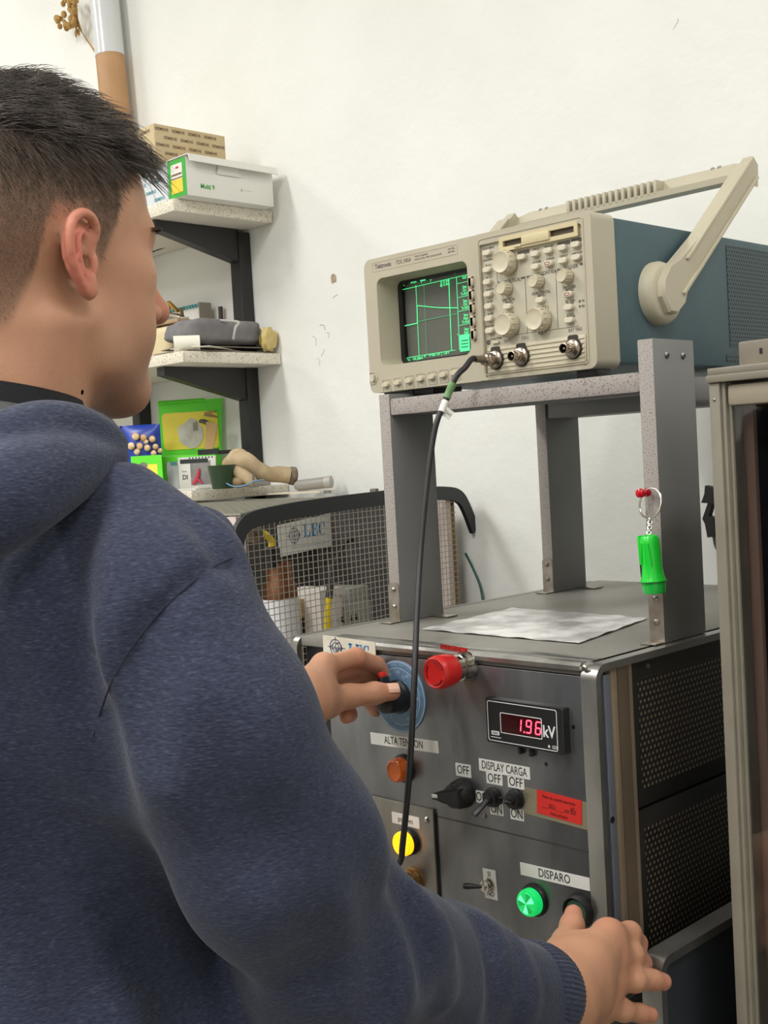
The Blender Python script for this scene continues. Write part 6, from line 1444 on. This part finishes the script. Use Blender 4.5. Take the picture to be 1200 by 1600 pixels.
# top: 25 to 50 mm, forward with some lift
tprob = fa*top
v2, f2 = strands(9000, tprob, lambda f: .025+.011*smooth01(f[:, 1], -.02, .06), lambda f, n: np.stack([.30*f[:, 0]/.07+.12, 1.0+0*f[:, 0], -.30-.55*smooth01(f[:, 1], .02, .07)+0*f[:, 0]], 1)*.75, .00036, 6, '', None, .20, lambda f: 1.0*one(f)-.25*smooth01(f[:, 1], .02, .06), .42)
np_obj('side_hair', v1, f1, [M_hs], per)
uprob = fa*smooth01(flh[:, 2], .040, .078)*(1-.6*top)*np.clip(hm[bF[sel]].mean(1), 0, 1)
v3, f3 = strands(7000, uprob, lambda f: .008+.016*smooth01(f[:, 2], .045, .085), lambda f, n: np.stack([0*f[:, 0], .55+0*f[:, 0], -.8+0*f[:, 0]], 1)*.9, .00024, 3, '', None, .16, lambda f: .6*one(f))
np_obj('upper_side_hair', v3, f3, [M_hair], per)
np_obj('top_hair', v2, f2, [M_hair], per)
# ---- clothes
def fabric():
    m = mat('navy_sweatshirt', (58, 64, 92), .9, spec=.2); nt = m.node_tree; b = nt.nodes['Principled BSDF']; L = nt.links.new
    b.inputs['Sheen Weight'].default_value = .12; b.inputs['Sheen Roughness'].default_value = .5
    tc = nt.nodes.new('ShaderNodeTexCoord')
    def nz(scale, st, det=3):
        mp = nt.nodes.new('ShaderNodeMapping'); mp.inputs['Scale'].default_value = st; L(tc.outputs['Object'], mp.inputs[0])
        n = nt.nodes.new('ShaderNodeTexNoise'); n.inputs['Scale'].default_value = scale; n.inputs['Detail'].default_value = det; L(mp.outputs[0], n.inputs[0]); return n.outputs['Fac']
    r = nt.nodes.new('ShaderNodeValToRGB'); e = r.color_ramp.elements; e[0].position = .30; e[0].color = lin((41, 45, 62)); e[1].position = .60; e[1].color = lin((57, 62, 82)); q = e.new(.72); q.color = lin((74, 79, 98))
    L(nz(620, (.4, .4, 1.5), 4), r.inputs[0]); L(r.outputs[0], b.inputs['Base Color'])
    bp = nt.nodes.new('ShaderNodeBump'); bp.inputs['Strength'].default_value = 1; bp.inputs['Distance'].default_value = .0006
    L(nz(520, (.5, .5, 1.4)), bp.inputs['Height']); L(bp.outputs[0], b.inputs['Normal'])
    return m
M_fab = fabric(); M_lining = mat('grey_hood_lining', (72, 72, 74), .9, col2=(60, 60, 63), nscale=120, bump=.0004, bscale=400); M_tee = mat('black_tshirt', (24, 24, 29), .85, bump=.0003, bscale=500)
def wr(p, r): return el(p, (r, r, r))
sl = [  # torso
    el(V(-.772, .368, 1.20), (.160, .126, .23), .05), el(V(-.775, .368, 1.04), (.186, .140, .18), .06), el(V(-.752, .425, .955), (.214, .165, .175), .06),
    rc(V(-.775, .372, 1.405), SHR+V(-.006, .0, -.004), .062, .0480, .07), el(V(-.740, .370, 1.316), (.168, .094, .105), .08), rc(V(-.775, .372, 1.405), V(-.945, .415, 1.365), .068, .076, .05),
    rc(cd(196, 790, .712), cd(300, 866, .692), .0255, .0245, .030), rc(cd(312, 852, .748), cd(340, 925, .752), .0245, .0245, .003),
    # right sleeve
    grp([rc(SHR, cd(330, 1135, .672), .049, .0535, .03), rc(cd(330, 1135, .672), cd(428, 1325, .700), .0535, .0570, .03), rc(cd(428, 1325, .700), cd(520, 1478, .770), .0570, .0575, .03), rc(cd(520, 1475, .770), cd(690, 1522, .900), .0585, .0490, .03), rc(cd(690, 1522, .900), cd(838, 1562, .985), .0490, .0415, .02)], .020),
    # left sleeve
    rc(V(-.945, .42, 1.355), ELL, .080, .066, .035), rc(ELL, ELL*.25+WRL*.75, .066, .044, .03)]
# folds: ridges and creases that follow the arm and the back
def crease(pts, r, k=.012): 
    for a, c in zip(pts[:-1], pts[1:]): sl.append(rc(a, c, r, r, k, True))
def ridge(pts, r, k=.02):
    for a, c in zip(pts[:-1], pts[1:]): sl.append(rc(a, c, r, r, k))
def Dp(px, py, d): return cd(px, py, d)
np.random.seed(5)
def fold_post(P, D):
    near = np.abs(D) < .03
    if not near.any(): return D
    p = P[near]; x, y, z = p.T
    # slack across the sleeve at the elbow and above the cuff
    ax = unit(WRR-ELR); t = (p-ELR) @ ax; rad_ = np.linalg.norm((p-ELR)-t[:, None]*ax, axis=1)
    arm = np.exp(-(rad_/.11)**4)
    w1 = .0026*np.sin(t*62+14*z+22*x)*np.sin(31*z-26*x+9*y)*np.exp(-((t-.02)/.10)**2)+.0022*np.sin(t*80+30*x+28*z)*np.sin(24*x-40*z)*np.exp(-((t-.20)/.09)**2)
    d = w1*arm*(x > -.68)
    # soft vertical folds on the back
    bk = smooth01(-y, -.40, -.33)*smooth01(-x, .585, .62)
    q_ = (x-y)*.75+.16*z
    d += .0022*np.sin(95*q_+2.1*np.sin(7*z+1))*bk*smooth01(-z, -1.40, -1.25)
    d += .0016*np.sin(60*x+25*z)*np.sin(33*z-20*y)*.6
    D = D.copy(); D[near] += d; return D
# --- cuffs cut: open ends
ax_r = unit(WRR-cd(690, 1522, .900)); 
cutR = ELR*.06+WRR*.94
sl_cut = [rc(WRR-ax_r*.044, WRR+ax_r*.06, .036, .05, .003, True)]
CUTS = [rc(WRL-unit(WRL-ELL)*.03, WRL+unit(WRL-ELL)*.06, .034, .04, .004, True)]+sl_cut
LO, HI = (-1.19, .17, .76), (-.44, 1.0, 1.52)
# a coarse pass finds the cloth surface, then folds are pressed into it along these lines
cv, cF = mesh_sdf(sl, .010, LO, HI, None, n=10, smooth=1)
ctree = BVHTree.FromPolygons([Vector(p) for p in cv], [list(map(int, f)) for f in cF])
def surf(px, py):
    h_ = ctree.ray_cast(Vector(CC), Vector(ray(px, py)).normalized()); return (np.array(h_[0]), np.array(h_[1])) if h_[0] is not None else None
def fold(pts, r, depth, k=.022, up=False):
    """a long soft groove (or ridge) following the cloth"""
    q = [surf(*p) for p in pts]; q = [a for a in q if a is not None]
    if len(q) < 2: return
    n_ = len(q); C_ = []; R_ = []
    for i, (p, nn) in enumerate(q):
        w_ = math.sin(math.pi*(i+.6)/(n_+.2)); nn = nn if np.dot(nn, CC-p) > 0 else -nn; d_ = depth*w_
        C_.append(p+nn*(r-d_) if not up else p-nn*(r-d_)); R_.append(r)
    C_, R_ = spline(C_, R_, 3); CUTS.insert(0, grp([rc(C_[i], C_[i+1], r, r, .004) for i in range(len(C_)-1)], k, not up))
fold([(97, 850), (92, 930), (96, 1010), (112, 1090), (134, 1150), (160, 1230)], .016, .016)
fold([(20, 1040), (36, 1130), (70, 1230), (130, 1340), (215, 1470), (280, 1560)], .020, .013, .03)
fold([(38, 900), (40, 1020), (69, 1138), (104, 1235), (188, 1394), (290, 1515)], .020, .009, .03, True)
fold([(140, 980), (136, 1060), (140, 1130)], .014, .008, .02, True)
fold([(12, 880), (8, 980), (14, 1100), (40, 1260), (90, 1420), (130, 1540)], .016, .010, .03)
fold([(60, 1300), (110, 1420), (190, 1540), (230, 1590)], .014, .008, .02, True)
fold([(230, 1000), (222, 1080), (236, 1180)], .012, .005, .02); fold([(330, 1160), (360, 1250), (410, 1330)], .014, .004, .025)
fold([(560, 1330), (590, 1420), (600, 1500), (590, 1580)], .014, .006, .02); fold([(620, 1380), (655, 1450), (668, 1530)], .010, .006, .016); fold([(655, 1400), (690, 1470), (696, 1560)], .010, .005, .016, True)
fold([(470, 1330), (500, 1420), (500, 1520)], .016, .005, .03); fold([(760, 1450), (775, 1510), (770, 1590)], .010, .005, .014); fold([(800, 1465), (822, 1530), (818, 1595)], .009, .005, .012, True)
fold([(300, 800), (340, 850), (366, 880)], .010, .003, .012)
fold([(364, 868), (335, 885), (300, 910), (262, 944), (228, 982), (196, 1026), (172, 1072), (156, 1116), (146, 1150)], .0050, .0042, .004)
hv, hF = mesh_sdf(sl+CUTS, .0040, LO, HI, fold_post, smooth=2)
hood_obj = np_obj('sweatshirt', hv, hF, [M_fab], per)
hood_obj['label'] = 'dark blue sweatshirt with hood down'
# hood: two soft rolls lying round the neck and on the back
NC = H(0, -.045, -.135)
def ringpt(a, R, z, cy=0.): return NC+V(R*math.sin(a), -R*.92*math.cos(a)+cy, z)
hd = []
N_ = 22
def roll(R, z0_, zb, r0, r1, a0=-150, a1=150, k=.014, cy=-.01, Rb=0.):
    A = [math.radians(a0+(a1-a0)*i/N_) for i in range(N_+1)]
    pts = [ringpt(a, R+Rb*math.cos(a/1.)*(abs(a) < math.pi/2), z0_+zb*max(0, math.cos(a)), cy) for a in A]
    rs = [r0+(r1-r0)*max(0, math.cos(a)) for a in A]
    hd.append(grp([rc(pts[i], pts[i+1], rs[i], rs[i+1], .01) for i in range(N_)], k))
roll(.088, .014, .006, .019, .027)
roll(.100, -.018, -.026, .020, .034, -118, 118, Rb=.043)
roll(.098, -.045, -.090, .014, .042, -92, 92, Rb=.080)
hd.append(el(NC+V(0, -.135, -.115), (.135, .050, .085), .03))
def drape(pts, rs, k):
    Q_, R_ = spline([cd(*p) for p in pts], rs, 4); hd.append(grp([rc(Q_[i], Q_[i+1], R_[i], R_[i+1], .006) for i in range(len(Q_)-1)], k))
drape([(182, 716, .735), (132, 726, .700), (70, 744, .668), (0, 778, .642), (-80, 820, .632)], [.008, .0150, .0215, .0250, .027], .014)
drape([(176, 694, .742), (128, 672, .715), (70, 668, .688), (0, 694, .664), (-80, 735, .655)], [.010, .0138, .0140, .0140, .016], .007)
hv2, hF2 = mesh_sdf(hd+[rc(NC+V(0, .01, .08), NC+V(0, -.0, -.05), .078, .066, .012, True)], .0036, NC+V(-.26, -.27, -.27), NC+V(.28, .20, .10), lambda P, D: D+.0016*np.sin(40*P[:, 0]+22*P[:, 2])*np.sin(30*P[:, 1]+14*P[:, 2]), smooth=2)
np_obj('hood', hv2, hF2, [M_fab], per)
ln_ = MB()
def liner(a, c):
    t = math.radians(-140+280*a); return ringpt(t, .080-.010*c+.004*math.sin(3*t), .030-.065*c+.010*max(0, math.cos(t)), -.008)
obj('hood_lining', MB().sheet(lambda a, c: ringpt(math.radians(-150+300*a), .094+.022*math.sin(math.pi*c)-.026*(1-c), .038+.012*max(0, math.cos(math.radians(-150+300*a)))-.06*c*c, -.010), 48, 10, 0, .004), M_lining, per)
obj('tshirt_collar', MB().sheet(lambda a, c: ringpt(2*math.pi*a, .0810-.006*c-.003*math.cos(2*math.pi*a), .054+.012*math.cos(2*math.pi*a)-.07*(1-c), -.004), 56, 8, 0, .003), M_tee, per)
# cuff: ribbed knit band round the right wrist
def cuff(W, E, r, name):
    a = unit(W-E); u = unit(np.cross(a, Z_)); v = np.cross(a, u); o = W-a*.066
    def f(s, t):
        th = 2*math.pi*s; rr = r*(1+.012*math.sin(64*th))*(.93+.12*math.sin(math.pi*min(1, t*1.02))**.7)
        return o+a*(.044*t)+(u*math.cos(th)*1.02+v*math.sin(th)*.98)*rr
    obj(name, MB().sheet(f, 230, 8, 0, .0035), M_fab, per)
cuff(WRR, cd(690, 1522, .900), .0405, 'cuff'); cuff(WRL, ELL, .038, 'cuff')
# armhole seam on the right shoulder
from mathutils.bvhtree import BVHTree
tree = BVHTree.FromPolygons([Vector(p) for p in hv], [list(map(int, f)) for f in hF])
def onto(px, py, lift=.0):
    r = ray(px, py); h_ = tree.ray_cast(Vector(CC), Vector(r).normalized()); return np.array(h_[0])+np.array(h_[1])*lift if h_[0] is not None else None
sp_ = [onto(x, y, .0001) for x, y in ((362, 872), (335, 885), (300, 910), (262, 944), (228, 982), (196, 1026), (172, 1072), (156, 1116), (146, 1150))]
sp_ = [p for p in sp_ if p is not None]
if len(sp_) > 3: obj('shoulder_seam', MB().tube(sp_, .0006, 8, sub=6), mat('dark_seam', (32, 35, 48), .9), per)
# trousers and shoes, below the picture
M_jean = mat('dark_jeans', (44, 50, 66), .85, col2=(38, 43, 58), nscale=60)
lg = [el(V(-.775, .385, .90), (.165, .125, .12), .04)]
for sx in (-1, 1): lg += [rc(V(-.775+sx*.09, .385, .85), V(-.775+sx*.10, .40, .50), .095, .068, .03), rc(V(-.775+sx*.10, .40, .50), V(-.775+sx*.105, .375, .10), .068, .058, .03)]
jv, jF = mesh_sdf(lg, .008, (-1.02, .20, .03), (-.53, .56, 1.0), smooth=2); np_obj('jeans', jv, jF, [M_jean], per)
for sx in (-1, 1):
    xx = -.775+sx*.108
    sv, sF = mesh_sdf([rc(V(xx, .35, .045), V(xx+sx*.008, .54, .038), .044, .036, .02), rc(V(xx, .35, .05), V(xx, .37, .10), .045, .046, .02), el(V(xx, .44, -.03), (.2, .3, .03), .002, True)], .006, (xx-.08, .28, -.01), (xx+.08, .60, .16)); np_obj('shoe', sv, sF, [M_blk2], per)
